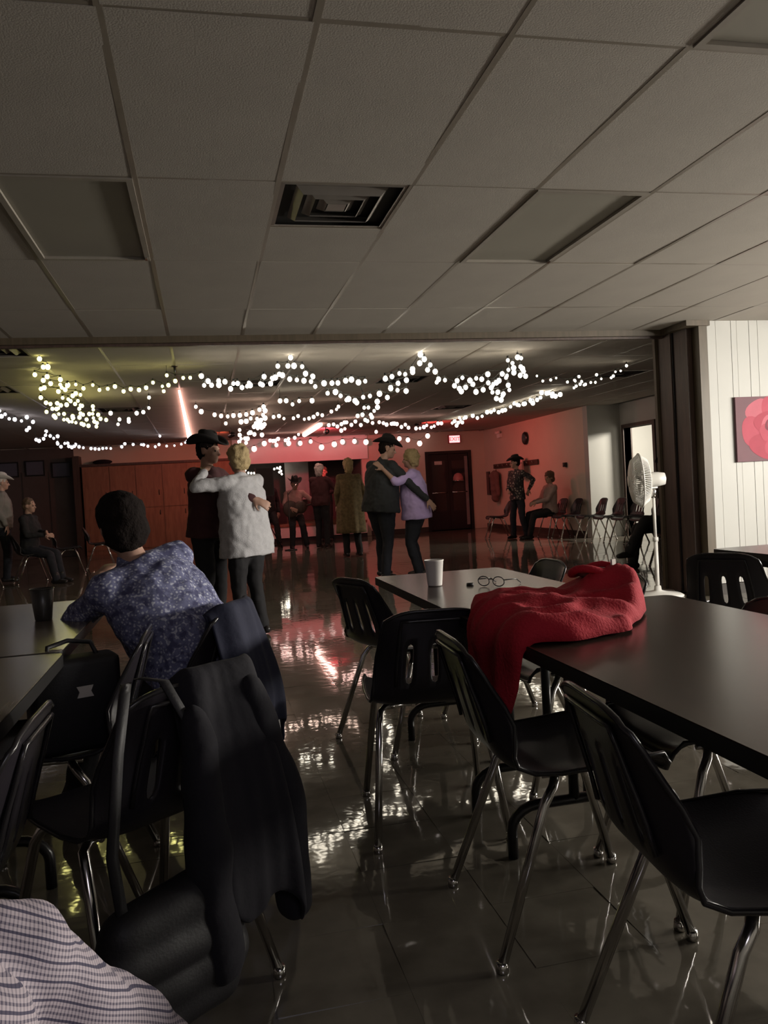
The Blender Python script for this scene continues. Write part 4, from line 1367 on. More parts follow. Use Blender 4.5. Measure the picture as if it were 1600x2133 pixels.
def person(label, hip, up, front, H=1.7, b=1.0, feet=None, knees=None, hands=None, elbows=None, palms=None, face=None, shirt=None, trousers=None, sleeve='long', hair=None, hairstyle='short', hat_m=None, shoes=None, vox=0.011, skirt=None, shirt_len=0.0, group=None, loose=1.0, hair_disp=0.012, headoff=(0, 0, 0), collar=False, hat_tilt=0.0, fingers_curl=0.5, arm=1.0):
    s = H / 1.75
    hip, up = Vector(hip), Vector(up).normalized()
    front = Vector(front)
    front = (front - up * front.dot(up)).normalized()
    right = front.cross(up).normalized()
    A = (right, front, up)
    loc = Vector((hip.x, hip.y, 0))
    root = thing('person', label, 'person', loc, 0, group)
    sp = lambda z, y=0.0, x=0.0: hip + up * (z * s) + front * (y * s) + right * (x * s)
    neck = sp(0.555, -0.005)
    sh = {'L': sp(0.49, -0.005, -0.175 * (0.9 + 0.1 * b)), 'R': sp(0.49, -0.005, 0.175 * (0.9 + 0.1 * b))}
    hp = {'L': sp(-0.02, 0, -0.088), 'R': sp(-0.02, 0, 0.088)}
    # head frame
    face = Vector(face) if face is not None else front + Vector((0, 0, -0.05))
    hf = face.normalized()
    hu = Vector((0, 0, 1)) * 0.8 + up * 0.35
    hu = (hu - hf * hu.dot(hf)).normalized()
    hr = hf.cross(hu).normalized()
    HA = (hr, hf, hu)
    hc = neck + (hu * 0.75 + up * 0.25).normalized() * 0.155 * s + hf * 0.022 * s + Vector(headoff)
    hpnt = lambda x, y, z: hc + hr * (x * s) + hf * (y * s) + hu * (z * s)
    # default limbs
    feet = feet or {'L': Vector((hip.x, hip.y, 0)) - right * 0.10 * s, 'R': Vector((hip.x, hip.y, 0)) + right * 0.10 * s}
    knees = knees or {}
    hands = hands or {}
    elbows = elbows or {}
    palms = palms or {}
    body, top, bot = MB(), MB(), MB()

    RINGS = [(-0.06, 0.0, 0.150, 0.112), (0.0, -0.005, 0.166, 0.122), (0.07, 0.0, 0.162, 0.121), (0.15, 0.008, 0.152, 0.117), (0.24, 0.012, 0.150, 0.116), (0.33, 0.010, 0.158, 0.116), (0.40, 0.004, 0.162, 0.108), (0.455, 0.0, 0.150, 0.092), (0.50, -0.004, 0.110, 0.074), (0.545, -0.006, 0.066, 0.058)]

    def loft(mb, g, hem=None):
        """torso grown through rounded cross sections"""
        rr = list(RINGS)
        if hem:
            rr = [(-hem, 0.0, 0.178, 0.132), (-hem * 0.5, 0.0, 0.174, 0.129)] + rr[1:] if hem > 0.03 else rr
        n_ = 28
        vs = []
        for (z, y, rx, ry) in rr:
            bb = b if z < 0.3 else b + (1 - b) * min(1.0, (z - 0.3) / 0.25) * 0.75
            for k in range(n_):
                a = 2 * PI * k / n_
                ca, sa = math.cos(a), math.sin(a)
                ca = math.copysign(abs(ca) ** 0.85, ca)
                sa = math.copysign(abs(sa) ** 0.9, sa)
                vs.append(sp(z, y) + right * ((rx * bb + g) * s * ca) + front * ((ry * bb + g) * s * sa))
        m_ = len(rr)
        fs = [(i * n_ + k, i * n_ + (k + 1) % n_, (i + 1) * n_ + (k + 1) % n_, (i + 1) * n_ + k) for i in range(m_ - 1) for k in range(n_)]
        fs += [tuple(range(n_ - 1, -1, -1)), tuple((m_ - 1) * n_ + k for k in range(n_))]
        mb.add(vs, fs)

    loft(body, 0.0)
    loft(top, 0.016 * loose, shirt_len)
    for mb, g in ((body, 0), (top, 0.013 * loose)):
        mb.cap(sh['L'], (0.060 + g) * s, sh['R'], (0.060 + g) * s)
        mb.cap(sp(0.50, 0, -0.07), (0.055 + g) * s, sp(0.50, 0, 0.07), (0.055 + g) * s)
    top.cap(sp(0.52), 0.066 * s, sp(0.555), 0.062 * s)
    body.cap(neck - up * 0.05 * s, 0.058 * s, hpnt(0, -0.015, -0.055), 0.052 * s)
    # head
    body.ell(hpnt(0, -0.012, 0.035), HA, (0.075 * s, 0.096 * s, 0.088 * s), 20, 14)
    body.ell(hpnt(0, 0.028, -0.035), HA, (0.060 * s, 0.066 * s, 0.085 * s), 16, 12)
    body.ell(hpnt(0, 0.062, -0.086), HA, (0.034 * s, 0.030 * s, 0.026 * s), 12, 8)
    body.cap(hpnt(0, 0.088, 0.004), 0.010 * s, hpnt(0, 0.110, -0.030), 0.0145 * s, 8)
    body.cap(hpnt(-0.034, 0.078, 0.022), 0.0135 * s, hpnt(0.034, 0.078, 0.022), 0.0135 * s, 8)
    body.cap(hpnt(-0.017, 0.087, -0.060), 0.0085 * s, hpnt(0.017, 0.087, -0.060), 0.0085 * s, 8)
    for q in (-1, 1):
        body.ell(hpnt(q * 0.078, -0.008, -0.008), HA, (0.012 * s, 0.024 * s, 0.033 * s), 10, 8)
        body.ell(hpnt(q * 0.040, 0.055, -0.028), HA, (0.026 * s, 0.026 * s, 0.022 * s), 10, 8)
    for k in 'LR':
        sg = -1 if k == 'L' else 1
        # arm
        tgt = Vector(hands.get(k, sh[k] - Vector((0, 0, 1)) * 0.50 * s + right * sg * 0.06 * s + front * 0.05 * s))
        pole = Vector(elbows.get(k, -front * 0.6 + right * sg * 0.5 - Vector((0, 0, 1)) * 0.4))
        el, wr = ik(sh[k], tgt, 0.285 * s * arm, 0.25 * s * arm, pole)
        mb_r = (0.047 * b ** 0.5, 0.038, 0.028)
        body.cap(sh[k], 0.052 * s, el, mb_r[1] * s)
        body.cap(el, 0.041 * s, wr, 0.027 * s)
        fd = (wr - el).normalized()
        pn = Vector(palms.get(k, -front + Vector((0, 0, -0.2)) - right * sg * 0.6))
        hand_prims(body, wr, fd * 0.9 + pn.normalized() * 0.15, pn, s, 1 if k == 'L' else -1, fingers_curl)
        if sleeve == 'long':
            top.cap(sh[k], (0.064 * loose ** 0.5) * s, el, 0.054 * s)
            top.cap(el, 0.054 * s, el.lerp(wr, 0.93), 0.042 * s)
        elif sleeve == 'short':
            top.cap(sh[k], 0.066 * s, sh[k].lerp(el, 0.75), 0.058 * s)
        elif sleeve == 'mid':
            top.cap(sh[k], 0.066 * s, el, 0.058 * s)
            top.cap(el, 0.056 * s, el.lerp(wr, 0.18), 0.052 * s)
        # leg
        ft = Vector(feet[k])
        an = ft + Vector((0, 0, 0.085 * s))
        kp = Vector(knees.get(k, front + Vector((0, 0, 0.05))))
        kn, an = ik(hp[k], an, 0.43 * s, 0.42 * s, kp)
        body.cap(hp[k], 0.082 * b * s, kn, 0.054 * s)
        body.cap(kn, 0.054 * s, an, 0.038 * s)
        bot.cap(hp[k] + up * 0.01, 0.096 * b * s, kn, 0.073 * s)
        bot.cap(kn, 0.073 * s, an + Vector((0, 0, 0.0)), 0.062 * s)
        hd = Vector((front.x, front.y, 0))
        if shoes and k in shoes:
            hd = Vector(shoes[k])
        hd.normalize()
        sm = MB()
        an0 = an - Vector((0, 0, 0.085 * s))
        heel, toe = an0 - hd * 0.055 * s + Vector((0, 0, 0.040 * s)), an0 + hd * 0.165 * s + Vector((0, 0, 0.030 * s))
        sm.cap(heel, 0.038 * s, an0 + hd * 0.09 * s + Vector((0, 0, 0.038 * s)), 0.042 * s).cap(an0 + hd * 0.09 * s + Vector((0, 0, 0.036 * s)), 0.040 * s, toe, 0.028 * s).cap(an0 + Vector((0, 0, 0.05 * s)), 0.042 * s, an + Vector((0, 0, 0.06 * s)), 0.044 * s)
        sm.box(an0 + hd * 0.055 * s + Vector((0, 0, 0.008)), (0.07 * s, 0.22 * s, 0.016), hd.to_track_quat('Y', 'Z').to_matrix())
        body.cap(heel, 0.028 * s, toe, 0.02 * s)
        blob('shoe', sm, M_SHOE, root, vox, off=loc, smooth=3)
    bot.ell(sp(0.0), A, ((0.165 * b + 0.012) * s, (0.122 * b + 0.012) * s, 0.12 * s), 20, 12)
    blob('body', body, SKIN, root, min(vox, 0.009), off=loc, smooth=3)
    if shirt is not None:
        blob('shirt', top, shirt, root, vox, off=loc, smooth=6, disp=(0.012, 11))
    if trousers is not None:
        blob('trousers', bot, trousers, root, vox, off=loc, smooth=5, disp=(0.009, 10))
    if skirt is not None:
        m_, zlo, r0, r1 = skirt
        n_ = 44
        vs = []
        rows = 14
        for i in range(rows):
            q = i / (rows - 1)
            z = sp(0.46).z + (zlo - sp(0.46).z) * q
            for k in range(n_):
                a = 2 * PI * k / n_
                rr = (r0 + (r1 - r0) * q) * (1 + 0.10 * q * math.sin(7 * a) + 0.05 * q * math.sin(12 * a + 1))
                vs.append(Vector((hip.x, hip.y, z)) + right * (rr * 1.12 * math.cos(a)) + front * (rr * 0.86 * math.sin(a)) - loc)
        fs = [(i * n_ + k, i * n_ + (k + 1) % n_, (i + 1) * n_ + (k + 1) % n_, (i + 1) * n_ + k) for i in range(rows - 1) for k in range(n_)]
        me = bake(MB().add(vs, fs).mesh('long_coat'), [('SOLIDIFY', dict(thickness=0.012))])
        link('long_coat', me, m_, root)
    if hair is not None:
        hm = MB()
        if hairstyle == 'short':
            hm.ell(hpnt(0, -0.022, 0.050), HA, (0.084 * s, 0.100 * s, 0.086 * s), 20, 14).ell(hpnt(0, -0.050, -0.005), HA, (0.078 * s, 0.066 * s, 0.080 * s), 16, 12)
        elif hairstyle == 'full':
            hm.ell(hpnt(0, -0.020, 0.052), HA, (0.100 * s, 0.112 * s, 0.098 * s), 20, 14).ell(hpnt(0, -0.050, -0.02), HA, (0.098 * s, 0.080 * s, 0.095 * s), 16, 12)
        elif hairstyle == 'bob':
            hm.ell(hpnt(0, -0.022, 0.048), HA, (0.094 * s, 0.108 * s, 0.092 * s), 20, 14).cap(hpnt(0, -0.055, 0.0), 0.088 * s, hpnt(0, -0.055, -0.075), 0.078 * s)
        elif hairstyle == 'long':
            hm.ell(hpnt(0, -0.022, 0.048), HA, (0.094 * s, 0.108 * s, 0.092 * s), 20, 14).cap(hpnt(0, -0.055, 0.0), 0.088 * s, hpnt(0, -0.075, -0.20), 0.085 * s)
        blob('hair', hm, hair, root, vox, off=loc, smooth=3, disp=(hair_disp, 28))
    for q in (-1, 1):
        obj('eye', MB().ell(hpnt(q * 0.029, 0.0835, 0.0) - loc, HA, (0.012 * s, 0.008 * s, 0.008 * s), 10, 8), M_EYE, root)
    if hat_m is not None:
        T = Matrix.Rotation(hat_tilt, 3, hr)
        hat(root, hat_m, hpnt(0, -0.012, 0.075), (hr, T @ hf, T @ hu), s * 0.94, loc)
    return root


m_black = mat('black_cloth', (0.012, 0.011, 0.013), 0.85, bump=0.15, bscale=40)
m_jeans = mat('dark_jeans', (0.016, 0.017, 0.026), 0.85, bump=0.15, bscale=60)
m_hat = mat('black_felt', (0.012, 0.009, 0.009), 0.9)
m_maroon = mat('maroon_shirt', (0.06, 0.016, 0.018), 0.85)
m_grey = mat('grey_sweater', (0.52, 0.51, 0.53), 0.95, bump=0.5, bscale=180, var=0.1, scale=60)
m_lilac = mat('lilac_shirt', (0.60, 0.45, 0.82), 0.85, bump=0.1)
m_blond = mat('blond_hair', (0.46, 0.34, 0.17), 0.7, bump=0.6, bscale=90)
m_greyhair = mat('pale_hair', (0.55, 0.50, 0.46), 0.7, bump=0.6, bscale=90)
m_darkhair = mat('dark_hair', (0.012, 0.008, 0.007), 0.9, spec=0.15, bump=0.6, bscale=90)
m_brownhair = mat('brown_hair', (0.12, 0.07, 0.04), 0.6, bump=0.6, bscale=90)
m_char = mat('charcoal_jacket', (0.028, 0.030, 0.034), 0.85)
m_blueshirt = mat('blue_grey_shirt', (0.16, 0.18, 0.28), 0.85)
Z = Vector((0, 0, 1))

# --- near dancing couple: hatted man in maroon and black, woman in grey sweater with her back to us
m1, w1 = Vector((0.02, 7.0, 0)), Vector((0.32, 6.74, 0))
d1 = (w1 - m1).normalized()
person('man in black hat and dark maroon shirt dancing with the grey-sweatered woman', m1 + Z * 0.89, (d1 * 0.05 + Z), d1, H=1.65, b=1.15, arm=1.14, feet={'L': (0.06, 7.22, 0), 'R': (-0.08, 6.95, 0)}, hands={'R': (0.50, 6.56, 1.08), 'L': (0.42, 6.98, 1.20)}, elbows={'R': (-0.2, -0.8, -0.1), 'L': (0.2, 0.8, -0.3)}, palms={'R': (-0.5, 0.7, 0), 'L': (-0.3, -0.9, 0)}, face=d1 + Vector((0.25, 0.1, -0.1)), shirt=m_maroon, trousers=m_black, hair=m_darkhair, hat_m=m_hat, shirt_len=0.06)
person('woman in pale grey sweater and black trousers dancing with her back to us', w1 + Z * 0.84, (-d1 * 0.04 + Z), -d1 + Vector((0.1, 0.15, 0)), H=1.54, b=1.42, feet={'L': (0.26, 6.62, 0), 'R': (0.42, 6.80, 0)}, hands={'L': (0.02, 6.78, 1.38), 'R': (0.10, 7.10, 1.34)}, elbows={'L': (0.1, -0.6, -0.5), 'R': (0.5, 0.6, -0.3)}, palms={'L': (0.3, 0.9, -0.2), 'R': (-0.3, -0.9, -0.2)}, face=-d1 + Vector((0.1, 0.5, -0.1)), shirt=m_grey, trousers=m_black, hair=m_blond, hairstyle='full', hair_disp=0.016, shirt_len=0.20, loose=1.5)

# --- far dancing couple: hatted man in charcoal, woman in lilac
m2, w2 = Vector((2.20, 10.06, 0)), Vector((2.66, 10.05, 0))
d2_ = (w2 - m2).normalized()
pm = person('man in black cowboy hat and charcoal jacket dancing beside the foam cup', m2 + Z * 0.96, (d2_ * 0.09 + Z), d2_ + Vector((-0.1, 0.65, 0)), H=1.76, b=1.45, arm=1.15, feet={'L': (2.22, 10.28, 0), 'R': (2.20, 9.98, 0)}, hands={'R': (2.80, 9.79, 0.93), 'L': (2.80, 10.25, 1.2)}, elbows={'R': (-0.2, -0.7, -0.4), 'L': (0.1, 0.8, -0.2)}, palms={'R': (-0.4, 0.85, 0), 'L': (-0.3, -0.9, 0)}, face=d2_ + Vector((0.0, -0.15, -0.25)), shirt=m_char, trousers=m_jeans, hair=m_darkhair, hat_m=m_hat, shirt_len=0.10, headoff=(0.03, 0, 0), fingers_curl=0.25)
person('woman in lilac shirt and dark jeans dancing with her hand on his shoulder', w2 + Z * 0.86, (-d2_ * 0.05 + Z), -d2_ + Vector((0, 0.35, 0)), H=1.62, b=1.5, feet={'L': (2.62, 9.92, 0), 'R': (2.72, 10.2, 0)}, hands={'L': (2.21, 9.84, 1.40), 'R': (2.3, 10.3, 1.38)}, elbows={'L': (0.05, -0.4, -0.8), 'R': (0.4, 0.5, -0.4)}, palms={'L': (0.0, 0.9, -0.3), 'R': (0, -0.9, -0.2)}, face=-d2_ + Vector((0.1, 0.45, 0.02)), shirt=m_lilac, trousers=m_jeans, hair=m_blond, hairstyle='full', hair_disp=0.018, sleeve='mid', shirt_len=0.12, loose=1.2, fingers_curl=0.3)

# --- seated woman in the floral blouse leaning on the table
floral_mat('floral_cloth', (0.17, 0.18, 0.32), (0.07, 0.072, 0.16), (0.56, 0.58, 0.68), 70)
person('seated dark-haired woman in blue floral blouse leaning on the table', (-0.02, 2.97, 0.53), (-0.29, 0.14, 0.47), (-0.62, 0.78, 0), H=1.54, b=1.28, feet={'L': (-0.52, 3.08, 0), 'R': (-0.36, 3.36, 0)}, knees={'L': (-0.6, 0.4, 0.7), 'R': (-0.4, 0.6, 0.7)}, hands={'L': (-0.42, 3.30, 0.86), 'R': (-0.30, 3.40, 0.80)}, elbows={'L': (-0.6, -0.3, -0.8), 'R': (0.6, 0.1, -0.8)}, palms={'L': (0, 0, -1), 'R': (0, 0, -1)}, face=(-0.45, 0.9, -0.02), shirt=MATS['floral_cloth'], trousers=m_black, hair=m_darkhair, hairstyle='full', hair_disp=0.006, sleeve='mid', shirt_len=0.14, loose=1.5, vox=0.009)

# --- person in checked shirt beside the photographer (head out of frame)
gingham_mat('gingham_cloth', (((0.38, 0.40, 0.83), 64, 0.15, 0.42), ((0.38, 0.40, 0.83), 192, 0.42, 0.50), ((0.92, 0.25, -0.30), 270, 0.38, 0.42)))
person('person in white and dark checked shirt at the bottom corner, only shoulder in view', (-0.20, 0.36, 0.53), (-0.20, 0.46, 0.22), (-0.45, 0.50, -0.9), H=1.70, b=1.15, feet={'L': (-0.42, 0.72, 0), 'R': (-0.14, 0.86, 0)}, knees={'L': (-0.4, 0.6, 0.7), 'R': (-0.1, 0.8, 0.7)}, hands={'R': (-0.26, 1.0, 0.62), 'L': (-0.62, 0.9, 0.79)}, elbows={'R': (0.7, 0.1, -0.7), 'L': (-0.6, 0, -0.6)}, palms={'R': (0, 0, -1), 'L': (0, 0, -1)}, face=(-0.8, 0.5, -0.2), shirt=MATS['gingham_cloth'], trousers=m_jeans, hair=m_greyhair, vox=0.009, loose=1.3)

# --- blond person in a long tan coat, back to us
m_tan = mat('tan_coat', (0.20, 0.145, 0.07), 0.9, var=0.4, scale=22)
person('blond person in a long tan coat standing with back to us', (2.50, 13.95, 0.92), (0, 0, 1), (-0.15, 1, 0), H=1.68, b=1.05, feet={'L': (2.40, 13.95, 0), 'R': (2.62, 13.90, 0)}, shirt=m_tan, trousers=m_black, hair=m_blond, hairstyle='bob', hair_disp=0.02, skirt=(m_tan, 0.42, 0.18, 0.225), vox=0.013)
# --- band
m_rose = mat('rose_shirt', (0.50, 0.28, 0.26), 0.85)
person('seated guitarist in black hat and pale rose shirt', (1.92, 17.45, 0.70), (0, -0.08, 1), (-0.05, -1, 0), H=1.68, feet={'L': (2.08, 17.05, 0), 'R': (1.78, 17.1, 0.0)}, hands={'R': (1.80, 17.10, 0.86), 'L': (2.30, 17.10, 0.98)}, elbows={'R': (-0.8, 0.2, -0.4), 'L': (0.7, 0.2, -0.6)}, face=(0.15, -1, -0.3), shirt=m_rose, trousers=m_black, hair=m_darkhair, hat_m=m_hat, vox=0.013)
person('standing musician with pale pinkish hair in dark clothes by the stage', (2.40, 16.85, 0.94), (0, 0, 1), (0.5, 0.8, 0), H=1.72, b=1.2, hands={'R': (2.75, 17.0, 1.25), 'L': (2.5, 17.2, 1.2)}, shirt=m_maroon, trousers=m_black, hair=m_greyhair, hairstyle='bob', hair_disp=0.02, vox=0.013)
person('dim musician in dark clothes facing us beside the pale-haired one', (2.80, 18.9, 0.94), (0, 0, 1), (-0.3, -1, 0), H=1.72, hands={'R': (2.60, 18.6, 1.1), 'L': (2.85, 18.55, 1.15)}, shirt=m_black, trousers=m_black, hair=m_brownhair, vox=0.013)
person('dim drummer in dark clothes half hidden at the stage opening', (1.42, 18.6, 0.78), (0, 0, 1), (0.2, -1, 0), H=1.72, feet={'L': (1.6, 18.2, 0), 'R': (1.3, 18.2, 0)}, shirt=m_black, trousers=m_black, hair=m_darkhair, vox=0.013)
tag(obj('drum_throne', MB().lathe([(0.18, 0.0), (0.03, 0.05), (0.03, 0.52), (0.17, 0.54), (0.18, 0.60), (0.001, 0.63)], 18), M_LEATHER, loc=(1.42, 18.62, 0)), 'round black drum seat under the dim drummer', 'stool')
# --- people on the right of the hall
floral_mat('dark_print', (0.035, 0.026, 0.028), (0.02, 0.016, 0.02), (0.36, 0.30, 0.26), 16)
person('standing man in black hat and dark patterned shirt, hand on hip', (6.20, 15.35, 0.88), (0, 0, 1), (-0.9, -0.35, 0), H=1.62, feet={'L': (6.30, 15.22, 0), 'R': (6.12, 15.46, 0)}, hands={'L': (6.38, 15.18, 0.98), 'R': (5.98, 15.3, 1.0)}, elbows={'L': (0.7, -0.6, 0), 'R': (0.3, 0.8, -0.3)}, face=(-1, 0.15, -0.05), shirt=MATS['dark_print'], trousers=m_jeans, hair=m_darkhair, hat_m=m_hat, shirt_len=0.1, vox=0.013)
m_palepink = mat('pale_shirt', (0.42, 0.30, 0.27), 0.85)
person('seated dim person in pale shirt against the red-lit wall', (6.80, 15.15, 0.53), (0.05, 0, 1), (-1, -0.1, 0), H=1.66, b=1.1, feet={'L': (6.30, 15.05, 0), 'R': (6.34, 15.30, 0)}, knees={'L': (-0.6, 0, 0.8), 'R': (-0.6, 0, 0.8)}, hands={'L': (6.48, 15.08, 0.72), 'R': (6.48, 15.25, 0.72)}, face=(-1, -0.4, -0.05), shirt=m_palepink, trousers=m_black, hair=m_brownhair, hairstyle='full', vox=0.013)
person('seated person in black boots with legs crossed, mostly behind the fan', (5.63, 8.95, 0.53), (0.04, 0, 1), (-1, 0, 0), H=1.74, feet={'L': (4.98, 8.86, 0.16), 'R': (5.12, 9.04, 0)}, knees={'L': (-0.5, 0, 0.9), 'R': (-0.5, 0, 0.9)}, shirt=m_black, trousers=m_black, hair=m_darkhair, hat_m=m_hat, shoes={'L': (-1, -0.1, 0)}, vox=0.012)
# --- people in the dark on the left
m_paleshirt = mat('cream_shirt', (0.22, 0.20, 0.18), 0.85)
person('person in pale shirt and white hat standing at the left frame edge', (-3.10, 13.7, 0.92), (0, 0, 1), (0.9, 0.2, 0), H=1.64, b=1.15, shirt=m_paleshirt, trousers=m_jeans, hair=m_greyhair, hat_m=mat('white_felt', (0.6, 0.56, 0.52), 0.9), vox=0.013)
person('dim person in dark clothes seated in the shadows beside the closets', (-2.68, 13.42, 0.53), (0.02, 0, 1), (0.95, -0.3, 0), H=1.66, feet={'L': (-2.2, 13.2, 0), 'R': (-2.25, 13.0, 0)}, knees={'L': (0.6, 0, 0.8), 'R': (0.6, 0, 0.8)}, hands={'L': (-2.4, 13.25, 0.78), 'R': (-2.42, 13.2, 0.74)}, shirt=m_black, trousers=m_jeans, hair=m_brownhair, vox=0.013)
t = thing('white_hat', 'pale cowboy hat hanging on the coat rack beside the man in black hat', 'hat', (7.08, 17.2, 1.45))
hat(t, mat('pale_felt', (0.62, 0.5, 0.47), 0.9), Vector((7.08, 17.2, 1.45)), (Vector((0, 1, 0)), Vector((0, 0, -1)), Vector((-1, 0, 0))), 1.25, Vector((7.08, 17.2, 1.45)))

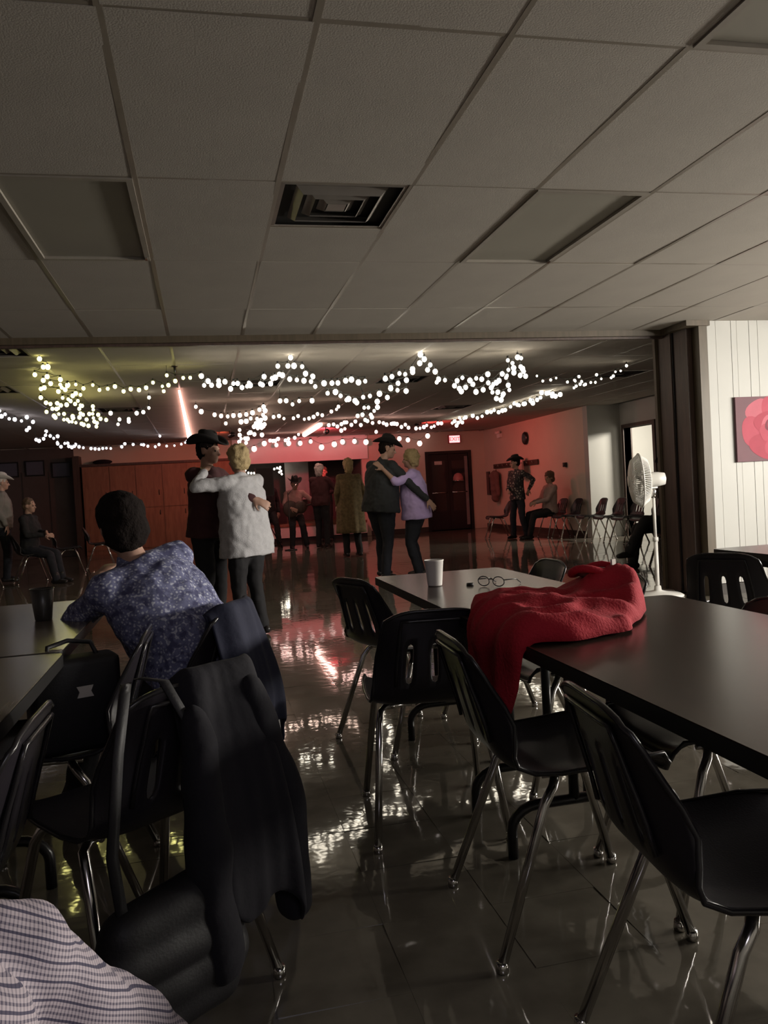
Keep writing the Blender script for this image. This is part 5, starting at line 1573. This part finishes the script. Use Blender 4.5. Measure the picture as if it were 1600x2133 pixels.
BULBS = {
 'yellow_cluster': [(-1.37,7.81,2.5),(-1.37,8.2,2.49),(-1.41,8.2,2.49),(-1.56,8.59,2.48),(-1.46,8.67,2.47),(-1.36,8.82,2.46),(-1.53,8.85,2.46),(-1.49,9.02,2.45),(-1.4,9.05,2.44),(-1.33,9.08,2.44),(-1.41,9.2,2.43),(-1.39,9.29,2.42),(-1.47,9.35,2.41),(-1.63,9.26,2.43),(-1.58,9.17,2.43),(-1.31,9.47,2.4),(-1.27,9.53,2.39),(-1.36,9.59,2.39),(-1.48,9.67,2.38),(-1.43,9.73,2.37),(-1.42,9.82,2.36),(-1.34,9.82,2.36),(-1.39,9.94,2.34),(-1.34,10.0,2.33),(-1.33,10.06,2.33),(-1.21,10.06,2.32),(-1.23,10.24,2.3),(-1.38,10.18,2.31),(-1.49,9.99,2.34),(-1.56,10.03,2.34),(-1.58,9.91,2.35),(-1.66,9.95,2.35),(-1.7,9.91,2.36),(-1.71,9.67,2.39),(-1.61,10.15,2.32),(-1.64,10.21,2.32),(-1.68,10.18,2.32),(-1.77,10.31,2.3),(-1.65,10.41,2.28),(-1.59,10.41,2.28),(-1.51,10.53,2.26),(-1.52,10.62,2.25),(-1.44,10.59,2.25),(-1.37,10.68,2.23),(-1.28,10.62,2.24),(-1.2,10.65,2.23),(-1.14,10.71,2.22),(-1.29,10.77,2.21),(-1.27,10.86,2.2),(-1.39,10.98,2.18),(-1.44,10.92,2.19),(-1.46,10.89,2.2),(-1.52,10.83,2.21),(-1.56,10.8,2.22),(-1.59,10.77,2.22),(-1.6,10.71,2.24),(-1.64,10.7,2.24),(-1.72,10.59,2.26),(-1.72,10.5,2.27),(-1.4,10.41,2.28),(-1.38,10.47,2.27),(-1.3,10.41,2.27),(-1.26,10.41,2.27),(-1.2,10.44,2.26),(-1.3,11.03,2.17)],
 'yellow_swag': [(-1.25,8.5,2.35),(-1.17,8.5,2.36),(-1.1,8.5,2.32),(-1.01,8.5,2.35),(-0.95,8.5,2.3),(-0.87,8.5,2.31),(-0.8,8.5,2.33),(-0.72,8.5,2.28),(-0.65,8.5,2.3),(-0.57,8.5,2.29),(-0.5,8.5,2.31),(-0.43,8.5,2.36),(-0.34,8.5,2.32),(-0.33,8.5,2.27),(-0.28,8.5,2.33),(-0.21,8.5,2.37),(-0.29,8.5,2.43),(-0.13,8.5,2.4),(-0.06,8.5,2.4),(0.04,8.5,2.42)],
 'short_yellow': [(-1.06,10.5,2.28),(-0.96,10.5,2.2),(-0.98,10.5,2.14),(-0.85,10.5,2.2),(-0.85,10.5,2.17),(-0.75,10.5,2.27),(-0.67,10.5,2.28),(-0.6,10.5,2.33),(-0.59,10.5,2.46)],
 'left_long': [(-2.62,11.8,2.5),(-2.61,11.84,2.43),(-2.59,11.97,2.47),(-2.57,12.1,2.42),(-2.54,12.3,2.43),(-2.5,12.54,2.43),(-2.46,12.72,2.5),(-2.45,12.79,2.35),(-2.47,12.71,2.31),(-2.42,12.93,2.45),(-2.41,13.03,2.19),(-2.39,13.14,2.18),(-2.35,13.29,2.22),(-2.33,13.35,2.28),(-2.32,13.37,2.34),(-2.29,13.52,2.28),(-2.26,13.63,2.25),(-2.22,13.76,2.29),(-2.23,13.76,2.19),(-2.23,13.78,2.17),(-2.2,13.89,2.13),(-2.16,14.02,2.19),(-2.13,14.13,2.2),(-2.12,14.15,2.15),(-2.09,14.26,2.14),(-2.06,14.34,2.16),(-2.05,14.38,2.19),(-2.01,14.51,2.16),(-1.96,14.64,2.15),(-1.87,14.91,2.15),(-1.82,15.05,2.15),(-1.77,15.18,2.15),(-1.72,15.32,2.17),(-1.67,15.44,2.18),(-1.61,15.58,2.18),(-1.45,15.97,2.23),(-1.4,16.07,2.29),(-1.27,16.34,2.29),(-1.14,16.62,2.3),(-1.1,16.71,2.3),(-1.03,16.86,2.28),(-0.9,17.11,2.28),(-0.83,17.24,2.33),(-0.8,17.22,2.5),(-0.69,17.5,2.31),(-0.54,17.76,2.33),(-0.4,17.99,2.37),(-0.32,18.13,2.41),(-0.28,18.2,2.45)],
 'front_a': [(0.92,7.99,2.5),(0.89,8.0,2.42),(0.79,8.0,2.42),(0.8,8.0,2.34),(0.83,8.0,2.33),(0.76,8.0,2.31),(0.73,8.0,2.3),(0.71,8.0,2.25),(0.63,8.0,2.24),(0.61,8.0,2.25),(0.65,8.0,2.32),(0.51,8.0,2.24),(0.5,8.0,2.26),(0.48,8.0,2.23),(0.43,8.0,2.22),(0.39,8.0,2.26),(0.35,8.0,2.26),(0.32,8.0,2.21),(0.27,8.0,2.28),(0.21,8.0,2.29),(0.21,8.0,2.25),(0.14,8.0,2.25),(0.11,8.0,2.29),(0.07,8.0,2.25),(0.05,8.0,2.34)],
 'front_b': [(2.24,7.96,2.5),(2.16,8.0,2.36),(2.16,8.0,2.33),(2.08,8.0,2.31),(2.02,8.0,2.32),(1.94,8.0,2.29),(1.94,8.0,2.29),(1.87,8.0,2.28),(1.87,8.0,2.27),(1.92,8.0,2.18),(1.92,8.0,2.17),(1.99,8.0,2.15),(2.0,8.0,2.22),(2.09,8.0,2.25),(2.08,8.0,2.14),(1.88,8.0,2.08),(1.88,8.0,2.08),(1.8,8.0,2.12),(1.7,8.0,2.1),(1.63,8.0,2.09),(1.59,8.0,2.24),(1.66,8.0,2.25),(1.52,8.0,2.27),(1.46,8.0,2.26),(1.38,8.0,2.24),(1.32,8.0,2.24),(1.24,8.0,2.24),(1.15,8.0,2.21),(1.11,8.0,2.26),(1.13,8.0,2.31),(1.06,8.0,2.34),(1.04,8.0,2.27),(0.97,8.0,2.28),(0.9,8.0,2.29),(0.95,8.0,2.42),(1.03,8.0,2.41),(1.27,8.0,2.14),(1.35,8.0,2.15),(1.4,8.0,2.11),(1.5,8.11,2.09),(1.51,8.29,2.1),(1.62,8.39,2.1),(1.87,8.44,2.09),(1.69,8.66,2.11),(1.95,9.3,2.12),(1.92,9.4,2.13),(2.06,9.3,2.12),(2.13,9.82,2.13),(2.09,10.37,2.14),(2.21,10.41,2.14),(2.05,10.5,2.14),(2.3,10.77,2.14),(2.28,11.14,2.14),(2.35,11.33,2.14)],
 'front_c': [(2.29,8.0,2.46),(2.24,8.0,2.42),(2.32,8.0,2.35),(2.35,8.0,2.4),(2.4,8.0,2.33),(2.43,8.0,2.25),(2.41,8.0,2.22),(2.5,8.0,2.24),(2.6,8.0,2.18),(2.63,8.0,2.23),(2.69,8.0,2.26),(2.77,8.0,2.23),(2.8,8.0,2.19),(2.84,8.0,2.25),(2.9,8.0,2.24),(2.97,8.0,2.29),(3.13,8.0,2.29),(2.91,8.0,2.13),(2.83,8.0,2.11),(2.72,8.0,2.16),(2.67,8.0,2.12),(2.65,8.0,2.15)],
 'front_cluster': [(3.31,8.0,2.46),(3.35,8.0,2.45),(3.34,8.0,2.36),(3.36,8.0,2.34),(3.37,8.0,2.31),(3.39,8.0,2.26),(3.33,8.0,2.27),(3.26,8.0,2.3),(3.26,8.0,2.35),(3.25,8.0,2.4),(3.2,8.0,2.43),(3.2,8.0,2.33),(3.18,8.0,2.27),(3.17,8.0,2.25),(3.19,8.0,2.17),(3.2,8.0,2.12),(3.13,8.0,2.08),(3.12,8.0,2.06),(3.07,8.0,2.1),(3.01,8.0,2.1),(3.0,8.0,2.15),(3.02,8.0,2.18),(3.06,8.0,2.2),(3.09,8.0,2.22),(2.97,8.0,2.2),(3.07,8.05,2.04),(3.18,8.2,2.04)],
 'right_run': [(5.08,8.9,2.48),(5.0,8.9,2.42),(4.93,8.9,2.41),(4.9,8.9,2.36),(4.87,8.9,2.34),(4.74,8.9,2.33),(4.68,8.9,2.38),(4.66,8.9,2.29),(4.6,8.9,2.29),(4.53,8.9,2.27),(4.46,8.8,2.25),(4.43,8.8,2.29),(4.41,8.8,2.26),(4.36,8.8,2.24),(4.33,8.8,2.22),(4.35,8.8,2.3),(4.34,8.8,2.31),(4.4,8.8,2.35),(4.25,8.8,2.29),(4.11,8.8,2.34),(4.04,8.8,2.32),(3.94,8.8,2.31),(3.87,8.8,2.37)],
 'mid_swag': [(-0.03,11.6,2.45),(0.04,11.6,2.38),(0.22,11.6,2.33),(0.31,11.6,2.31),(0.4,11.6,2.3),(0.48,11.6,2.31),(0.57,11.6,2.31),(0.66,11.6,2.32),(0.75,11.6,2.34),(0.85,11.6,2.38),(0.91,11.6,2.42)],
 'mid_cluster': [(0.98,12.24,2.43),(0.98,12.67,2.41),(1.03,12.97,2.39),(0.91,13.06,2.39),(0.81,13.06,2.4),(0.98,13.19,2.38),(0.75,13.29,2.38),(0.67,13.36,2.38),(0.92,13.52,2.36),(0.96,13.46,2.37),(1.01,13.65,2.35),(1.07,13.65,2.35),(0.98,13.78,2.34),(0.92,13.72,2.35),(1.06,13.85,2.34),(1.04,13.98,2.33),(0.98,14.05,2.32),(0.91,13.92,2.34),(0.68,14.24,2.32),(0.88,14.51,2.29),(0.85,14.57,2.28),(0.96,14.7,2.27),(1.1,14.77,2.26),(0.7,14.73,2.27),(0.81,15.1,2.23),(0.86,15.14,2.23),(0.74,15.14,2.23),(0.72,15.49,2.2),(0.85,15.56,2.18),(0.43,13.56,2.38)],
 'mid_right': [(1.07,11.9,2.3),(1.15,11.9,2.31),(1.22,11.9,2.27),(1.36,11.9,2.27),(1.43,11.9,2.3),(1.52,11.9,2.25),(1.59,11.9,2.26),(1.66,11.9,2.28),(1.72,11.9,2.32),(1.79,11.9,2.3),(1.93,11.9,2.35),(2.01,11.9,2.38),(2.04,11.9,2.42)],
 'mid_short': [(1.05,10.6,2.38),(1.13,10.6,2.38),(1.21,10.6,2.33),(1.3,10.6,2.37),(1.47,10.6,2.37)],
 'pink_row': [(2.37,15.0,2.41),(2.46,15.0,2.42),(2.53,15.0,2.38),(2.6,15.0,2.3),(2.67,15.0,2.33),(2.61,15.0,2.42),(2.67,15.0,2.45),(2.71,15.0,2.45),(2.8,15.0,2.4),(2.88,15.0,2.46),(2.98,15.0,2.39),(3.21,15.0,2.42),(3.27,15.0,2.25),(3.34,15.0,2.43),(3.42,15.0,2.41),(3.48,15.0,2.38),(3.57,15.0,2.39),(3.63,15.2,2.41),(3.68,15.2,2.41),(3.73,15.2,2.4),(3.82,15.2,2.34),(3.9,15.2,2.38),(3.96,15.2,2.32),(4.11,15.2,2.3),(4.19,15.2,2.3),(4.27,15.2,2.32),(4.33,15.2,2.35),(4.42,15.2,2.31),(4.48,15.2,2.33),(4.56,15.2,2.38),(4.63,15.2,2.38)],
 'back_line': [(1.51,18.0,2.37),(1.57,18.0,2.36),(1.62,18.0,2.36),(1.69,18.0,2.4),(1.85,18.0,2.36),(1.92,18.0,2.39),(2.06,18.0,2.41),(2.15,18.0,2.48)],
 'right_long': [(5.33,11.3,2.43),(5.35,11.51,2.43),(5.36,11.65,2.45),(5.36,11.63,2.48),(5.33,11.7,2.5),(5.29,11.69,2.5),(5.16,11.59,2.5),(5.4,12.18,2.49),(5.4,12.32,2.47),(5.41,12.55,2.48),(5.41,12.52,2.44),(5.41,12.6,2.49),(5.41,12.86,2.47),(5.41,12.91,2.47),(5.41,13.11,2.47),(5.41,13.19,2.49),(5.31,13.09,2.5),(5.41,13.51,2.49),(5.4,13.75,2.46),(5.39,13.86,2.46),(5.38,14.03,2.45),(5.35,14.17,2.5),(5.36,14.37,2.49),(5.33,14.5,2.5),(5.32,14.76,2.45),(5.3,14.98,2.44),(5.26,15.13,2.5),(5.21,15.42,2.5),(5.22,15.57,2.49),(5.21,15.65,2.42),(5.11,15.51,2.5),(5.2,15.71,2.47),(5.18,15.82,2.43),(5.17,15.91,2.38),(5.16,15.99,2.48),(5.14,16.1,2.45)],
 'globes': [(0.96,19.7,2.26),(1.26,19.7,2.3),(1.51,19.7,2.42),(1.8,19.7,2.37),(2.1,19.7,2.4),(2.38,19.7,2.39),(2.64,19.7,2.42),(2.9,19.7,2.27),(3.22,19.7,2.33),(3.43,19.7,2.38),(3.73,19.7,2.38),(4.02,19.7,2.35),(4.88,19.7,2.4),(5.1,19.7,2.36),(5.4,19.7,2.26),(5.62,19.7,2.44)],
}


# ------------------------------------------------------------------ string lights
GLOWS = {'yellow': glow('bulb_yellow', (1.0, 0.93, 0.30), 10.0), 'warm': glow('bulb_warm', (1.0, 0.90, 0.72), 10.0), 'cool': glow('bulb_cool', (0.95, 0.90, 1.0), 7.0), 'pink': glow('bulb_pink', (1.0, 0.60, 0.52), 8.0), 'rosy': glow('bulb_rosy', (1.0, 0.70, 0.56), 9.0), 'globe': glow('bulb_globe', (1.0, 0.62, 0.55), 2.3)}
M_SOCKET = mat('bulb_socket', (0.03, 0.03, 0.028), 0.6)
_bm = bmesh.new()
bmesh.ops.create_icosphere(_bm, subdivisions=2, radius=1.0)
BULB = {}
for k_, g_ in GLOWS.items():
    me = bpy.data.meshes.new('bulb')
    _bm.to_mesh(me)
    me.polygons.foreach_set('use_smooth', [True] * len(me.polygons))
    me.materials.append(g_)
    BULB[k_] = me
_bm.free()
INFO = {
    'yellow_cluster': ('yellow', 0.027, 'thick bunch of yellow-green string lights hanging from the ceiling'),
    'yellow_swag': ('yellow', 0.022, 'string of yellowish bulbs swagged between the yellow bunch and the long ceiling streak'),
    'short_yellow': ('warm', 0.027, 'short string of warm bulbs hanging before the closets'),
    'left_long': ('cool', 0.030, 'long string of small bluish white bulbs along the dark side'),
    'front_a': ('warm', 0.028, 'string of white bulbs with a peak above the grey-sweatered woman'),
    'front_b': ('warm', 0.030, 'string of big white bulbs zigzagging over the middle of the floor'),
    'front_c': ('warm', 0.029, 'string of white bulbs falling from the peak above the lilac dancer'),
    'front_cluster': ('warm', 0.029, 'bright bunch of white bulbs hanging near the brown partition'),
    'right_run': ('warm', 0.018, 'string of small white bulbs running to the partition edge'),
    'mid_swag': ('rosy', 0.036, 'even swag of warm bulbs behind the front strings'),
    'mid_cluster': ('rosy', 0.042, 'bright bunch of warm bulbs above the dancing couple'),
    'mid_right': ('rosy', 0.030, 'string of warm bulbs to the side of the warm bunch'),
    'mid_short': ('warm', 0.034, 'short string of warm bulbs along a ceiling rail'),
    'pink_row': ('pink', 0.040, 'row of pinkish bulbs below the ceiling near the stage'),
    'back_line': ('pink', 0.045, 'short line of pink bulbs close to the stage header'),
    'right_long': ('warm', 0.040, 'long string of bulbs rising from the exit sign towards the partition'),
    'globes': ('globe', 0.075, 'row of round globe lights hung across the pink stage header'),
}
for nm, pts in BULBS.items():
    kind, r, lab = INFO[nm]
    r *= 0.9
    base = Vector(pts[0])
    t = thing('string_light', lab, 'string light', base, 0, 'string lights under the hall ceiling')
    path = []
    for i, p in enumerate(pts):
        p = Vector(p)
        path.append(p - base + Vector((0, 0, r + 0.018)))
        if i < len(pts) - 1:
            q = Vector(pts[i + 1])
            L_ = (q - p).length
            path.append((p + q) / 2 - base + Vector((0, 0, r + 0.018 - 0.07 * L_)))
    obj('cord', MB().tube(path, 0.0035, 4), M_CORD, t)
    mb = MB()
    for p in pts:
        b = link('bulb', BULB[kind], None, t, Vector(p) - base)
        q = rng.choice((0.72, 0.85, 0.92, 1.0))
        b.scale = (r * q, r * q, r * q * 1.12)
        c_ = Vector(p) - base + Vector((0, 0, r))
        mb.tube([c_ - Vector((0, 0, 0.004)), c_ + Vector((0, 0, 0.022))], r * 0.42, 6)
    o = obj('sockets', mb, M_SOCKET, t)
    o['kind'] = 'stuff'
    # cord end tied to the nearest ceiling rail
    hi = max(pts, key=lambda p: p[2])
    obj('hanger', MB().tube([Vector(hi) - base + Vector((0, 0, r)), Vector((hi[0], hi[1], CEIL)) - base], 0.003, 4), M_CORD, t)

# small string of lights inside the stage alcove
pts = [(1.02 + 0.075 * k, 21.2, 1.86 - 0.13 * math.sin(PI * min(1.0, k / 11)) + 0.02 * math.sin(k * 2.1)) for k in range(13)] + [(1.98, 21.2, 1.84), (2.02, 21.2, 1.78), (1.97, 21.2, 1.75), (2.03, 21.2, 1.70), (2.0, 21.2, 1.88)]
t = thing('string_light', 'small string of white lights swagged inside the stage alcove', 'string light', pts[0], 0, 'string lights under the hall ceiling')
obj('cord', MB().tube([Vector(p) - Vector(pts[0]) + Vector((0, 0, 0.04)) for p in pts], 0.0035, 4), M_CORD, t)
for p in pts:
    b = link('bulb', BULB['warm'], None, t, Vector(p) - Vector(pts[0]))
    b.scale = (0.026, 0.026, 0.03)

# added glowing streaks standing in for light reflected in the ceiling rails
for k, (x, y0, y1, lab) in enumerate(((-0.215, 10.2, 18.2, 'long thin glowing streak, standing in for reflected light, along a ceiling rail above the hatted dancer'), (2.33, 15.8, 18.4, 'short bright glowing streak, standing in for reflected light, along a ceiling rail before the stage'))):
    t = thing('rail_streak', lab, 'light streak', (x, y0, CEIL - 0.035), 0, 'glowing streaks along the ceiling rails')
    obj('tube', MB().tube([(0, 0, 0), (0, (y1 - y0) * 0.5, 0.0), (0, y1 - y0, 0)], [0.010, 0.026, 0.05] if k == 0 else [0.045, 0.05, 0.05], 8), glow('rail_streak_glow_%d' % k, (1.0, 0.52, 0.44), 10.0), t)
    for q in (0.02, 0.5, 0.98):
        obj('clip', MB().box((0, (y1 - y0) * q, 0.018), (0.02, 0.03, 0.034)), M_FAN, t, smooth=False)
t = thing('ceiling_hook', 'small dark hook on the ceiling at the near end of the long glowing streak', 'hook', (-0.21, 8.55, CEIL - 0.06))
obj('stem', MB().tube([(0, 0, 0.06), (0, 0.0, 0.0), (0, 0.02, -0.03)], 0.012, 8), M_BLACK_METAL, t)
obj('plate', MB().box((0, 0, 0.057), (0.06, 0.06, 0.008)), M_BLACK_METAL, t, smooth=False)
